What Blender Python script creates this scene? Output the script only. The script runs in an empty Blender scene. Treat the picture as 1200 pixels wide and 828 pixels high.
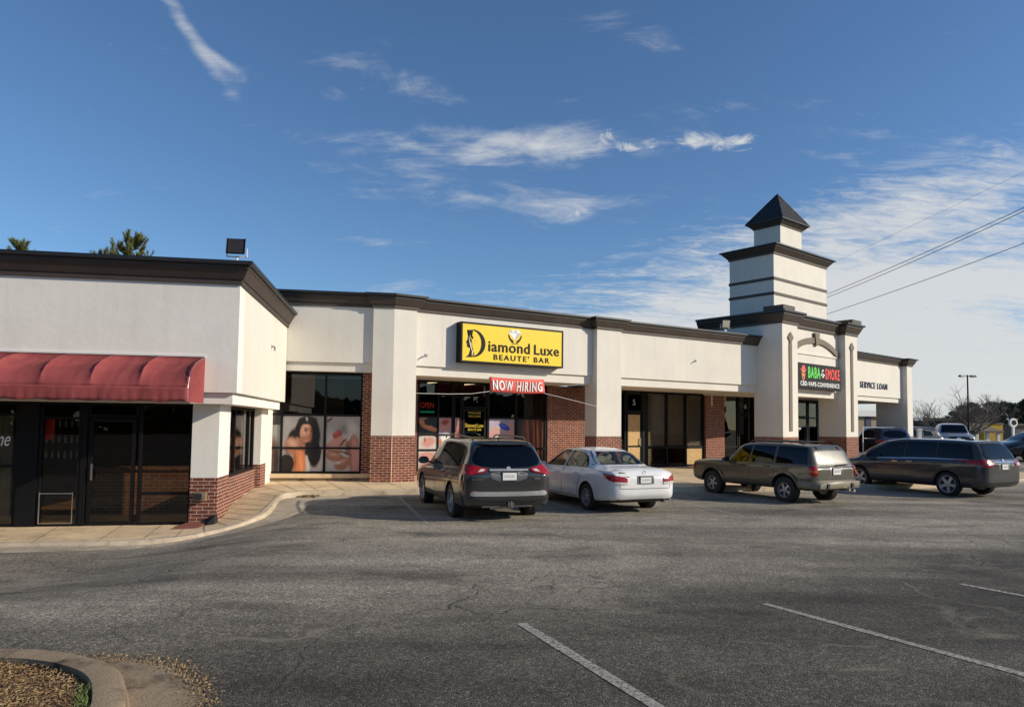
import bpy, bmesh, math, random
from mathutils import Vector, Matrix
from mathutils.bvhtree import BVHTree
random.seed(7)
R = math.radians
sc = bpy.context.scene
col = sc.collection
H = 2.0                                   # eye height above the lot

# ------------------------------------------------------------------ camera
PIT, ROL, FPX = R(3.245), R(0.714), 832.0
cam_d = bpy.data.cameras.new('camera'); cam = bpy.data.objects.new('camera', cam_d); col.objects.link(cam)
fw = Vector((0, math.cos(PIT), math.sin(PIT))); u0 = Vector((0, -math.sin(PIT), math.cos(PIT))); r0 = Vector((1, 0, 0))
cr, sr = math.cos(ROL), math.sin(ROL)
rt = cr * r0 + sr * u0; up = -sr * r0 + cr * u0
cam.matrix_world = Matrix(((rt.x, up.x, -fw.x, 0), (rt.y, up.y, -fw.y, 0), (rt.z, up.z, -fw.z, H), (0, 0, 0, 1)))
cam_d.sensor_width = 36.0; cam_d.lens = 36.0 * FPX / 1200.0
cam_d.shift_y = 36.0 / 1200.0
cam_d.clip_start = 0.1; cam_d.clip_end = 6000
sc.camera = cam

# ------------------------------------------------------------------ object helpers
def link(o, parent=None):
    col.objects.link(o)
    if parent is not None: o.parent = parent
    return o
def tag(o, label=None, cat=None, group=None, kind=None):
    if label: o['label'] = label
    if cat: o['category'] = cat
    if group: o['group'] = group
    if kind: o['kind'] = kind
    return o
class Frame:
    """origin + yaw: x runs along a facade, y into the building, z up"""
    def __init__(s, ox, oy, deg, oz=0.0):
        s.o = Vector((ox, oy, oz)); s.a = R(deg)
        s.m = Matrix.Translation(s.o) @ Matrix.Rotation(s.a, 4, 'Z')
    def w(s, x, y, z=0.0): return s.m @ Vector((x, y, z))
WORLD = Frame(0, 0, 0)
def thing(name, label, cat, frame, group=None):
    o = bpy.data.objects.new(name, None); link(o); o.empty_display_size = .3
    o.location = frame.o; o.rotation_euler = (0, 0, frame.a)
    o['_'] = 0; del o['_']
    FR[o.name] = frame
    return tag(o, label, cat, group)
FR = {}
def frame_of(o):
    if o is None: return WORLD
    return FR.get(o.name, WORLD)

class MB:
    def __init__(s): s.v = []; s.f = []; s.m = []; s.uv = {}
    def add(s, vs, fs, m=0):
        b = len(s.v); s.v += [tuple(p) for p in vs]
        for f in fs: s.f.append(tuple(i + b for i in f)); s.m.append(m)
        return s
    def box(s, x0, x1, y0, y1, z0, z1, m=0):
        if x0 > x1: x0, x1 = x1, x0
        if y0 > y1: y0, y1 = y1, y0
        if z0 > z1: z0, z1 = z1, z0
        vs = [(x0,y0,z0),(x1,y0,z0),(x1,y1,z0),(x0,y1,z0),(x0,y0,z1),(x1,y0,z1),(x1,y1,z1),(x0,y1,z1)]
        return s.add(vs, [(0,3,2,1),(4,5,6,7),(0,1,5,4),(1,2,6,5),(2,3,7,6),(3,0,4,7)], m)
    def plan(s, poly, z0, z1, m=0):
        """vertical prism over a plan polygon given anticlockwise"""
        n = len(poly); vs = [(x, y, z0) for x, y in poly] + [(x, y, z1) for x, y in poly]
        fs = [tuple(range(n - 1, -1, -1)), tuple(range(n, 2 * n))]
        for i in range(n): j = (i + 1) % n; fs.append((i, j, j + n, i + n))
        return s.add(vs, fs, m)
    def face(s, poly, y0, y1, m=0):
        """polygon in x,z (anticlockwise seen from -y) extruded from y0 (front) to y1 (back)"""
        n = len(poly); vs = [(x, y0, z) for x, z in poly] + [(x, y1, z) for x, z in poly]
        fs = [tuple(range(n)), tuple(range(2 * n - 1, n - 1, -1))]
        for i in range(n): j = (i + 1) % n; fs.append((j, i, i + n, j + n))
        return s.add(vs, fs, m)
    def sheet(s, poly, y, m=0):
        return s.add([(x, y, z) for x, z in poly], [tuple(range(len(poly)))], m)
    def tube(s, p, q, r, n=8, m=0, r2=None, cap=True):
        p = Vector(p); q = Vector(q); d = (q - p)
        if d.length < 1e-6: return s
        d.normalize(); a = d.orthogonal().normalized(); b = d.cross(a); r2 = r if r2 is None else r2
        vs = []
        for c, rr in ((p, r), (q, r2)):
            for i in range(n):
                t = 2 * math.pi * i / n; vs.append(c + a * (rr * math.cos(t)) + b * (rr * math.sin(t)))
        fs = [(i, (i + 1) % n, (i + 1) % n + n, i + n) for i in range(n)]
        if cap: fs += [tuple(range(n - 1, -1, -1)), tuple(range(n, 2 * n))]
        return s.add(vs, fs, m)
    def path_tube(s, pts, r, n=6, m=0):
        for a, b in zip(pts[:-1], pts[1:]): s.tube(a, b, r, n, m)
        return s
    def lathe(s, prof, n=24, axis='x', c=(0, 0, 0), m=0):
        """prof: list of (along axis, radius)"""
        vs = []; k = len(prof)
        for i in range(n):
            t = 2 * math.pi * i / n
            for a, r in prof:
                p = (a, r * math.cos(t), r * math.sin(t)) if axis == 'x' else (r * math.cos(t), r * math.sin(t), a)
                vs.append((p[0] + c[0], p[1] + c[1], p[2] + c[2]))
        fs = []
        for i in range(n):
            j = (i + 1) % n
            for q in range(k - 1): fs.append((i * k + q, j * k + q, j * k + q + 1, i * k + q + 1))
        return s.add(vs, fs, m)
    def sweep(s, path, prof, m=0, mats=None, closed=False, capends=True):
        """path: plan points; prof: (outward, z); outward = to the right of travel. Mitred."""
        n = len(path); k = len(prof); P = [Vector((p[0], p[1])) for p in path]; vs = []
        for i in range(n):
            if closed or 0 < i < n - 1:
                a = (P[i] - P[i - 1]).normalized(); b = (P[(i + 1) % n] - P[i]).normalized()
            elif i == 0: a = b = (P[1] - P[0]).normalized()
            else: a = b = (P[-1] - P[-2]).normalized()
            na = Vector((a.y, -a.x)); nb = Vector((b.y, -b.x)); t = (na + nb)
            t = t / max(.25, t.dot(na)) if t.length > 1e-6 else na
            for o, z in prof: vs.append((P[i].x + t.x * o, P[i].y + t.y * o, z))
        b0 = len(s.v); s.v += vs
        rng = range(n if closed else n - 1)
        for i in rng:
            j = (i + 1) % n
            for q in range(k):
                r = (q + 1) % k
                s.f.append((b0 + i * k + q, b0 + j * k + q, b0 + j * k + r, b0 + i * k + r)); s.m.append(mats[q] if mats else m)
        if capends and not closed:
            s.f.append(tuple(b0 + q for q in range(k - 1, -1, -1))); s.m.append(m)
            s.f.append(tuple(b0 + (n - 1) * k + q for q in range(k))); s.m.append(m)
        return s
    def grid(s, rows, m=0):
        k = len(rows[0]); b = len(s.v)
        for r in rows: s.v += [tuple(p) for p in r]
        for i in range(len(rows) - 1):
            for j in range(k - 1):
                s.f.append((b + i * k + j, b + i * k + j + 1, b + (i + 1) * k + j + 1, b + (i + 1) * k + j)); s.m.append(m)
        return s
    def build(s, name, mats, parent=None, frame=None, smooth=False, fix=True):
        me = bpy.data.meshes.new(name)
        me.from_pydata(s.v, [], s.f)
        if not isinstance(mats, (list, tuple)): mats = [mats]
        for mt in mats: me.materials.append(mt)
        for p, mi in zip(me.polygons, s.m): p.material_index = mi
        if fix:
            bm = bmesh.new(); bm.from_mesh(me); bmesh.ops.recalc_face_normals(bm, faces=bm.faces); bm.to_mesh(me); bm.free()
        box_uv(me)
        if smooth: shade(me)
        o = bpy.data.objects.new(name, me); link(o, parent)
        pf = frame_of(parent); fr = frame if frame is not None else pf
        if parent is not None and parent.type == 'MESH':
            pf = OF.get(parent.name, WORLD); fr = frame if frame is not None else pf
        rel = pf.m.inverted() @ fr.m
        o.matrix_local = rel
        OF[o.name] = fr
        return o
OF = {}
def shade(me, ang=40):
    for p in me.polygons: p.use_smooth = True
    bm = bmesh.new(); bm.from_mesh(me)
    for e in bm.edges:
        if len(e.link_faces) == 2:
            e.smooth = e.calc_face_angle(0) < R(ang)
    bm.to_mesh(me); bm.free()
def box_uv(me):
    uv = me.uv_layers.new(name='UVMap') if not me.uv_layers else me.uv_layers[0]
    vs = me.vertices
    for p in me.polygons:
        n = p.normal; ax, ay, az = abs(n.x), abs(n.y), abs(n.z)
        for li in p.loop_indices:
            c = vs[me.loops[li].vertex_index].co
            if az > .8: uv.data[li].uv = (c.x, c.y)
            elif ax > ay: uv.data[li].uv = (c.y + .11, c.z)
            else: uv.data[li].uv = (c.x, c.z)

def text_mesh(body, size, frame_pts, name, mat, parent, frame, y, extrude=.01, bold=0.0, sx=1.0, align='LEFT', shear=0.0, spacing=1.0):
    """text lying in the x,z plane of a frame, front towards -y; frame_pts = (x, z) of the baseline start"""
    cu = bpy.data.curves.new(name, 'FONT'); cu.body = body; cu.size = size; cu.extrude = extrude; cu.offset = bold
    cu.align_x = align; cu.offset = 0; cu.shear = shear; cu.space_character = spacing; cu.resolution_u = 4
    t = bpy.data.objects.new('tmp_text', cu); col.objects.link(t)
    dg = bpy.context.evaluated_depsgraph_get()
    me = bpy.data.meshes.new_from_object(t.evaluated_get(dg)); bpy.data.objects.remove(t); bpy.data.curves.remove(cu)
    me.name = name
    for v in me.vertices:
        x, yy, z = v.co; v.co = (x * sx + frame_pts[0], y - z, yy + frame_pts[1])
    if bold > 0:                                   # heavier strokes: side by side copies of the outline, each a hair further back
        src = bpy.data.meshes.new('t'); bm0 = bmesh.new(); bm0.from_mesh(me); bm0.to_mesh(src); bm0.free(); bm0 = bmesh.new(); k_ = 0
        for dx, dz in ((0, 0), (-1, 0), (1, 0), (0, .7), (0, -.7), (-.6, .5), (.6, .5), (.6, -.5), (-.6, -.5)):
            n0 = len(bm0.verts); bm0.from_mesh(src); bm0.verts.ensure_lookup_table()
            for v in bm0.verts[n0:]: v.co += Vector((dx * bold * sx, .0007 * k_, dz * bold))
            k_ += 1
        bm0.to_mesh(me); bm0.free(); bpy.data.meshes.remove(src)
    me.materials.clear(); me.materials.append(mat)
    o = bpy.data.objects.new(name, me); link(o, parent)
    pf = OF.get(parent.name, WORLD) if (parent is not None and parent.type == 'MESH') else frame_of(parent)
    o.matrix_local = pf.m.inverted() @ frame.m; OF[o.name] = frame
    return o

def rnd_poly(poly, r=.05, n=4):
    out = []; k = len(poly)
    for i in range(k):
        p = Vector(poly[i]); a = Vector(poly[i - 1]) - p; b = Vector(poly[(i + 1) % k]) - p
        ra = min(r, a.length * .42); rb = min(r, b.length * .42); pa = p + a.normalized() * ra; pb = p + b.normalized() * rb
        for q in range(n + 1):
            t = q / n; v = pa * (1 - t) ** 2 + p * 2 * t * (1 - t) + pb * t * t; out.append((v.x, v.y))
    return out
def S(t):
    t = min(1., max(0., t)); return t * t * (3 - 2 * t)
def ground(x, y):
    z = -.35 * S((-x - 3.6) / 3.4) * S((18 - y) / 4.5) * S((y - 6.5) / 4.5)
    z -= .3 * S((-x - 6.1) / .5) * S((y - 14.6) / .8)
    r = math.hypot(x, y); z += .45 * S((r - 28) / 20) - 3.0 * S((r - 55) / 90)
    return z

# ------------------------------------------------------------------ materials
M = {}
def new_mat(name):
    m = bpy.data.materials.new(name); m.use_nodes = True; nt = m.node_tree; nt.nodes.clear()
    out = nt.nodes.new('ShaderNodeOutputMaterial'); b = nt.nodes.new('ShaderNodeBsdfPrincipled')
    nt.links.new(b.outputs[0], out.inputs[0]); M[name] = m
    return m, nt, b
def N(nt, t, **kw):
    n = nt.nodes.new(t)
    for k, v in kw.items():
        if k in n.inputs.keys(): n.inputs[k].default_value = v
        else: setattr(n, k, v)
    return n
def noise(nt, scale, detail=4, rough=.55, vec=None, dist=0.0):
    n = N(nt, 'ShaderNodeTexNoise'); n.inputs['Scale'].default_value = scale; n.inputs['Detail'].default_value = detail
    n.inputs['Roughness'].default_value = rough; n.inputs['Distortion'].default_value = dist
    if vec is not None: nt.links.new(vec, n.inputs['Vector'])
    return n.outputs['Fac']
def ramp(nt, fac, stops):
    r = N(nt, 'ShaderNodeValToRGB'); e = r.color_ramp.elements
    while len(e) < len(stops): e.new(.5)
    for q, (p, c) in zip(e, stops):
        q.position = p; q.color = (c, c, c, 1) if isinstance(c, (int, float)) else (*c, 1)
    nt.links.new(fac, r.inputs['Fac']); return r.outputs['Color']
def mix(nt, fac, a, b, mode='MIX'):
    n = N(nt, 'ShaderNodeMix', data_type='RGBA', blend_type=mode)
    for sock, v in ((n.inputs[0], fac), (n.inputs[6], a), (n.inputs[7], b)):
        if isinstance(v, (int, float)): sock.default_value = v if sock.type == 'VALUE' else (v, v, v, 1)
        elif isinstance(v, tuple): sock.default_value = (*v, 1) if len(v) == 3 else v
        else: nt.links.new(v, sock)
    return n.outputs[2]
def math_(nt, op, a, b=None, c=None):
    n = N(nt, 'ShaderNodeMath', operation=op)
    for i, v in enumerate((a, b, c)):
        if v is None: continue
        if isinstance(v, (int, float)): n.inputs[i].default_value = v
        else: nt.links.new(v, n.inputs[i])
    return n.outputs[0]
def coord(nt, kind='Object', scale=None, rot=None):
    c = N(nt, 'ShaderNodeTexCoord').outputs[kind]
    if scale or rot:
        mp = N(nt, 'ShaderNodeMapping'); nt.links.new(c, mp.inputs[0])
        if scale: mp.inputs['Scale'].default_value = scale
        if rot: mp.inputs['Rotation'].default_value = rot
        c = mp.outputs[0]
    return c
def bump(nt, b, h, strength=.3, dist=.02):
    n = N(nt, 'ShaderNodeBump'); n.inputs['Strength'].default_value = strength; n.inputs['Distance'].default_value = dist
    nt.links.new(h, n.inputs['Height']); nt.links.new(n.outputs[0], b.inputs['Normal'])
def plain(name, c, rough=.5, metal=0.0, spec=.5, var=.12, vscale=6.0, coat=0.0):
    m, nt, b = new_mat(name); v = noise(nt, vscale, 3, vec=coord(nt))
    f = ramp(nt, v, [(.3, 1 - var), (.7, 1 + var)])
    nt.links.new(mix(nt, 1.0, (*c, 1), f, 'MULTIPLY'), b.inputs['Base Color'])
    b.inputs['Roughness'].default_value = rough; b.inputs['Metallic'].default_value = metal
    b.inputs['Specular IOR Level'].default_value = spec; b.inputs['Coat Weight'].default_value = coat
    return m
def emit(name, c, st):
    m, nt, b = new_mat(name); b.inputs['Base Color'].default_value = (*c, 1); b.inputs['Emission Color'].default_value = (*c, 1)
    b.inputs['Emission Strength'].default_value = st; return m

def stucco(name, c):
    m, nt, b = new_mat(name); oc = coord(nt)
    big = ramp(nt, noise(nt, .55, 5, .6, oc), [(.3, .92), (.7, 1.03)])
    streak = ramp(nt, noise(nt, 1.0, 5, .6, coord(nt, 'Object', (3.2, 3.2, .22))), [(.32, .88), (.6, 1.0)])
    fine = ramp(nt, noise(nt, 38, 3, .6, oc), [(.25, .94), (.75, 1.03)])
    drip = ramp(nt, noise(nt, 1.0, 6, .6, coord(nt, 'Object', (6.5, 6.5, .26))), [(.60, 1.0), (.76, .90)])
    c1 = mix(nt, 1.0, (*c, 1), big, 'MULTIPLY'); c2 = mix(nt, .35, c1, streak, 'MULTIPLY'); c3 = mix(nt, 1.0, mix(nt, 1.0, c2, fine, 'MULTIPLY'), drip, 'MULTIPLY')
    nt.links.new(c3, b.inputs['Base Color']); b.inputs['Roughness'].default_value = .92; b.inputs['Specular IOR Level'].default_value = .2
    h = math_(nt, 'ADD', noise(nt, 55, 4, .65, oc), math_(nt, 'MULTIPLY', noise(nt, 3.5, 4, .6, oc), 2.6))
    bump(nt, b, h, .20, .012); return m
stucco('stucco', (.735, .70, .63)); stucco('stucco_wing', (.84, .805, .74)); stucco('stucco_side', (.735, .695, .615))

def brick(name, c1, c2, mortar, course=.078, width=.235):
    m, nt, b = new_mat(name); uv = coord(nt, 'UV')
    t = N(nt, 'ShaderNodeTexBrick'); nt.links.new(uv, t.inputs['Vector'])
    t.inputs['Color1'].default_value = (*c1, 1); t.inputs['Color2'].default_value = (*c2, 1); t.inputs['Mortar'].default_value = (*mortar, 1)
    t.inputs['Scale'].default_value = 1.0; t.inputs['Mortar Size'].default_value = .0075; t.inputs['Mortar Smooth'].default_value = .25
    t.inputs['Brick Width'].default_value = width; t.inputs['Row Height'].default_value = course; t.inputs['Bias'].default_value = -.1
    oc = coord(nt); v = ramp(nt, noise(nt, 5, 5, .65, oc), [(.3, .72), (.72, 1.2)])
    c = mix(nt, 1.0, t.outputs['Color'], v, 'MULTIPLY'); fl = ramp(nt, noise(nt, 60, 3, .6, oc), [(.3, .8), (.7, 1.15)])
    c = mix(nt, 1.0, c, fl, 'MULTIPLY'); nt.links.new(c, b.inputs['Base Color']); b.inputs['Roughness'].default_value = .9
    b.inputs['Specular IOR Level'].default_value = .2
    inv = math_(nt, 'SUBTRACT', 1.0, t.outputs['Fac']); h = math_(nt, 'ADD', inv, math_(nt, 'MULTIPLY', noise(nt, 70, 3, .6, oc), .35))
    bump(nt, b, h, .7, .01); return m
brick('brick', (.235, .072, .045), (.15, .045, .030), (.60, .49, .40))
brick('brick_inside', (.30, .12, .06), (.2, .07, .04), (.4, .32, .25))
plain('cornice_brown', (.056, .041, .032), .6, var=.15, vscale=2.5)
plain('cap_black', (.016, .016, .018), .4, var=.2)
plain('trim_brown', (.17, .135, .105), .75)
plain('frame_black', (.009, .009, .010), .5, spec=.16)
plain('metal_grey', (.38, .38, .38), .3, 1.0)
plain('steel_bright', (.65, .64, .62), .25, 1.0)
plain('roof_dark', (.06, .06, .06), .9)
plain('roof_metal', (.022, .020, .020), .5, .15, var=.2)
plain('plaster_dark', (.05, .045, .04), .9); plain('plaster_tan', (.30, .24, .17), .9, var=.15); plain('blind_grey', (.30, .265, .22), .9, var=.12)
plain('plaster_grey', (.16, .15, .14), .9)
plain('plywood', (.50, .33, .14), .7, var=.2, vscale=9)
plain('wood_floor', (.26, .14, .06), .5, var=.25, vscale=8)
plain('black_rubber', (.014, .014, .015), .75, var=.25, vscale=12); plain('black_plastic', (.02, .02, .022), .5)
plain('white_plastic', (.75, .75, .73), .5); plain('white_paint', (.72, .71, .68), .5, var=.06)
plain('shade_blind', (.25, .215, .16), .85, var=.1)
plain('sign_black', (.010, .010, .011), .6, spec=.2); plain('sign_yellow', (.86, .60, .012), .35, var=.04, vscale=2); plain('sign_white', (.8, .8, .78), .4, var=.03)
plain('sign_green', (.10, .62, .06), .4, var=.04); plain('sign_red', (.78, .06, .035), .4, var=.04); plain('sign_orange', (.75, .22, .04), .4, var=.06)
plain('sign_grey', (.45, .46, .47), .4, var=.06); plain('navy', (.018, .03, .075), .5)
plain('banner_red', (.66, .085, .07), .6, var=.08); plain('lens_dark', (.045, .035, .028), .2, spec=.6); plain('lens_glass', (.55, .52, .42), .15, spec=.8)
plain('splash_red', (.20, .07, .05), .8); plain('gold', (.62, .45, .04), .4)

# storefront glass: Fresnel mirror over a grey tinted see-through sheet
def glass(name, tint, refl=1.0, ior=1.5, rough=0.0):
    m = bpy.data.materials.new(name); m.use_nodes = True; nt = m.node_tree; nt.nodes.clear(); M[name] = m
    out = nt.nodes.new('ShaderNodeOutputMaterial'); tr = N(nt, 'ShaderNodeBsdfTransparent'); tr.inputs[0].default_value = (*tint, 1)
    gl = N(nt, 'ShaderNodeBsdfGlossy'); gl.inputs['Roughness'].default_value = rough; gl.inputs[0].default_value = (refl, refl, refl, 1)
    w = noise(nt, .9, 2, .5, coord(nt)); bp = N(nt, 'ShaderNodeBump'); bp.inputs['Strength'].default_value = .02; bp.inputs['Distance'].default_value = .05
    nt.links.new(w, bp.inputs['Height']); nt.links.new(bp.outputs[0], gl.inputs['Normal'])
    lw = N(nt, 'ShaderNodeLayerWeight'); lw.inputs[0].default_value = .5; f0 = ((ior - 1) / (ior + 1)) ** 2
    sch = math_(nt, 'MULTIPLY_ADD', math_(nt, 'POWER', lw.outputs['Facing'], 5.0), 1 - f0, f0)
    mx = N(nt, 'ShaderNodeMixShader'); nt.links.new(sch, mx.inputs[0]); nt.links.new(tr.outputs[0], mx.inputs[1]); nt.links.new(gl.outputs[0], mx.inputs[2])
    nt.links.new(mx.outputs[0], out.inputs[0]); return m
glass('shop_glass', (.52, .51, .49), .9); glass('shop_glass_clear', (.76, .74, .70), .9); glass('car_glass', (.55, .60, .58), .9); glass('car_glass_dark', (.05, .055, .06), .9, 1.55); glass('poster_glass', (.8, .8, .8), .8)

def awning_mat():
    m, nt, b = new_mat('awning_red'); oc = coord(nt)
    v = ramp(nt, noise(nt, 3, 5, .6, oc), [(.3, .85), (.7, 1.1)]); st_ = ramp(nt, noise(nt, 1.0, 5, .65, coord(nt, 'Object', (5, .6, .6))), [(.4, 1.0), (.66, .72)])
    nt.links.new(mix(nt, 1.0, mix(nt, 1.0, (.315, .074, .074, 1), v, 'MULTIPLY'), st_, 'MULTIPLY'), b.inputs['Base Color'])
    b.inputs['Roughness'].default_value = .95; b.inputs['Specular IOR Level'].default_value = .12
    bump(nt, b, noise(nt, 8, 3, .5, coord(nt, 'Object', (.5, 1, 1.5))), .15, .03)
awning_mat()

def asphalt_mat():
    m, nt, b = new_mat('asphalt'); oc = coord(nt)
    sep = N(nt, 'ShaderNodeSeparateXYZ'); nt.links.new(oc, sep.inputs[0])
    big = noise(nt, .16, 5, .6, oc, .4)
    lane = noise(nt, 1.0, 4, .6, coord(nt, 'Object', (.10, .55, 1), (0, 0, R(-22))))
    mid = noise(nt, 1.3, 5, .65, oc)
    base = ramp(nt, big, [(.32, (.105, .096, .082)), (.5, (.19, .173, .147)), (.68, (.31, .282, .239))])
    base = mix(nt, .55, base, ramp(nt, lane, [(.36, (.105, .096, .082)), (.62, (.44, .40, .338))]))
    base = mix(nt, 1.0, base, ramp(nt, mid, [(.3, .82), (.7, 1.15)]), 'MULTIPLY')
    # newer, darker sealed stalls to the near right (a patch with an edge of its own)
    px = math_(nt, 'ADD', math_(nt, 'MULTIPLY', sep.outputs[0], -.41), math_(nt, 'MULTIPLY', sep.outputs[1], .91))   # distance along the stall axis
    edge = math_(nt, 'ADD', px, math_(nt, 'MULTIPLY', noise(nt, .7, 5, .65, oc), 3.2))
    mp = N(nt, 'ShaderNodeMapRange', interpolation_type='SMOOTHSTEP'); nt.links.new(edge, mp.inputs[0]); mp.inputs[1].default_value = 7.4; mp.inputs[2].default_value = 10.6; mp.inputs[3].default_value = .33; mp.inputs[4].default_value = 1.0
    base = mix(nt, 1.0, base, mp.outputs[0], 'MULTIPLY')
    # aggregate
    vo = N(nt, 'ShaderNodeTexVoronoi'); vo.inputs['Scale'].default_value = 66; nt.links.new(oc, vo.inputs['Vector'])
    st = N(nt, 'ShaderNodeSeparateColor'); nt.links.new(vo.outputs['Color'], st.inputs[0])
    stone = ramp(nt, st.outputs[0], [(0, .45), (.45, .9), (.82, 1.2), (.97, 2.0)])
    base = mix(nt, 1.0, base, stone, 'MULTIPLY')
    vo2 = N(nt, 'ShaderNodeTexVoronoi'); vo2.inputs['Scale'].default_value = 24; nt.links.new(oc, vo2.inputs['Vector'])
    st2 = N(nt, 'ShaderNodeSeparateColor'); nt.links.new(vo2.outputs['Color'], st2.inputs[0])
    base = mix(nt, .6, base, mix(nt, 1.0, base, ramp(nt, st2.outputs[1], [(0, .78), (.7, 1.0), (.97, 1.35)]), 'MULTIPLY'))
    # oil spots
    oil = ramp(nt, noise(nt, .42, 6, .6, coord(nt, 'Object', (1, 1.7, 1))), [(.55, 1.0), (.66, .52)])
    base = mix(nt, 1.0, base, oil, 'MULTIPLY')
    # cracks
    wv = N(nt, 'ShaderNodeVectorMath', operation='ADD'); nt.links.new(oc, wv.inputs[0])
    nz = N(nt, 'ShaderNodeTexNoise'); nz.inputs['Scale'].default_value = .9; nz.inputs['Detail'].default_value = 6; nt.links.new(oc, nz.inputs['Vector'])
    sv = N(nt, 'ShaderNodeVectorMath', operation='SCALE'); nt.links.new(nz.outputs['Color'], sv.inputs[0]); sv.inputs['Scale'].default_value = 1.6; nt.links.new(sv.outputs[0], wv.inputs[1])
    cv = N(nt, 'ShaderNodeTexVoronoi', feature='DISTANCE_TO_EDGE'); cv.inputs['Scale'].default_value = .21; nt.links.new(wv.outputs[0], cv.inputs['Vector'])
    gate = ramp(nt, noise(nt, .22, 3, .5, oc), [(.44, 0.0), (.56, 1.0)])
    cd = ramp(nt, cv.outputs['Distance'], [(.0, 1.0), (.006, 0.0)])
    crack = mix(nt, 1.0, cd, gate, 'MULTIPLY')
    cv2 = N(nt, 'ShaderNodeTexVoronoi', feature='DISTANCE_TO_EDGE'); cv2.inputs['Scale'].default_value = .95; nt.links.new(wv.outputs[0], cv2.inputs['Vector'])
    gate2 = ramp(nt, noise(nt, .30, 4, .55, coord(nt, 'Object', (1, 1, 1), (0, 0, 1.0))), [(.56, 0.0), (.63, .75)])
    base = mix(nt, mix(nt, 1.0, ramp(nt, cv2.outputs['Distance'], [(.0, 1.0), (.016, 0.0)]), gate2, 'MULTIPLY'), base, (.035, .031, .027))
    base = mix(nt, math_(nt, 'MULTIPLY', crack, .6), base, (.04, .037, .033)); dust = mix(nt, 1.0, ramp(nt, cv.outputs['Distance'], [(.004, 0.0), (.009, .5), (.03, 0.0)]), gate, 'MULTIPLY')
    base = mix(nt, dust, base, (.17, .155, .13))
    # sand washed along old seams and wheel paths
    sv2 = N(nt, 'ShaderNodeTexVoronoi', feature='DISTANCE_TO_EDGE'); sv2.inputs['Scale'].default_value = .36; nt.links.new(wv.outputs[0], sv2.inputs['Vector'])
    sg = ramp(nt, noise(nt, .5, 5, .6, coord(nt, 'Object', (1, 1, 1), (0, 0, 2.0))), [(.50, 0.0), (.62, .75)])
    sl_ = ramp(nt, math_(nt, 'ADD', sv2.outputs['Distance'], math_(nt, 'MULTIPLY', noise(nt, 14, 3, .6, oc), .02)), [(.008, 1.0), (.034, 0.0)])
    base = mix(nt, mix(nt, 1.0, sl_, sg, 'MULTIPLY'), base, (.25, .22, .175))
    base = mix(nt, ramp(nt, noise(nt, .9, 6, .7, coord(nt, 'Object', (.35, 1.4, 1), (0, 0, R(-14)))), [(.60, 0.0), (.74, .55)]), base, (.33, .292, .235))
    base = mix(nt, 1.0, base, (1.03, 1.0, .93), 'MULTIPLY')
    nt.links.new(base, b.inputs['Base Color']); b.inputs['Roughness'].default_value = .86; b.inputs['Specular IOR Level'].default_value = .3
    h = math_(nt, 'ADD', math_(nt, 'MULTIPLY', vo.outputs['Distance'], -1.0), math_(nt, 'MULTIPLY', crack, -2.0))
    bump(nt, b, h, .6, .010)
asphalt_mat()

def concrete_mat(name, c, dirt=.35):
    m, nt, b = new_mat(name); oc = coord(nt)
    v = ramp(nt, noise(nt, .8, 6, .65, oc), [(.3, .72), (.7, 1.12)]); f = ramp(nt, noise(nt, 45, 3, .6, oc), [(.3, .86), (.7, 1.08)])
    st = ramp(nt, noise(nt, 2.6, 6, .7, oc, .5), [(.5, 1.0), (.72, 1 - dirt)])
    k = mix(nt, 1.0, (*c, 1), v, 'MULTIPLY'); k = mix(nt, 1.0, k, f, 'MULTIPLY'); k = mix(nt, 1.0, k, st, 'MULTIPLY')
    nt.links.new(k, b.inputs['Base Color']); b.inputs['Roughness'].default_value = .9; b.inputs['Specular IOR Level'].default_value = .25
    bump(nt, b, math_(nt, 'ADD', noise(nt, 60, 4, .6, oc), math_(nt, 'MULTIPLY', noise(nt, 14, 5, .7, oc), 1.6)), .5, .012)
concrete_mat('concrete', (.76, .585, .375)); concrete_mat('concrete_curb', (.56, .46, .335), .5); concrete_mat('concrete_gutter', (.48, .41, .315), .45)
concrete_mat('concrete_old', (.33, .25, .165), .8)
def paint_mat():
    m, nt, b = new_mat('line_paint'); oc = coord(nt)
    k = ramp(nt, noise(nt, 26, 5, .7, oc), [(.38, (.085, .079, .07)), (.56, (.38, .352, .30))]); nt.links.new(k, b.inputs['Base Color']); b.inputs['Roughness'].default_value = .85
    bump(nt, b, noise(nt, 60, 3, .6, oc), .4, .006)
paint_mat()
def carpaint(name, c, metal=.0, rough=.28, flake=.0):
    m, nt, b = new_mat(name); oc = coord(nt)
    d = ramp(nt, noise(nt, 3.5, 4, .6, oc), [(.3, .93), (.7, 1.05)])
    nt.links.new(mix(nt, 1.0, (*c, 1), d, 'MULTIPLY'), b.inputs['Base Color']); b.inputs['Metallic'].default_value = metal
    nt.links.new(ramp(nt, noise(nt, 9, 4, .6, oc), [(.3, rough * .8), (.7, rough * 1.3)]), b.inputs['Roughness'])
    b.inputs['Coat Weight'].default_value = .8; b.inputs['Coat Roughness'].default_value = .03
carpaint('paint_gunmetal', (.052, .052, .052), .45, .16); carpaint('paint_white', (.74, .74, .735), 0, .35)
carpaint('paint_olive', (.082, .072, .050), .15, .34); carpaint('paint_slate', (.058, .060, .064), .4, .2); carpaint('paint_black', (.012, .012, .014), 0, .2)
carpaint('paint_silver', (.4, .42, .45), .5, .3); carpaint('paint_maroon', (.12, .02, .025), .2, .3); carpaint('paint_blue', (.03, .05, .10), .4, .3)
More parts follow.
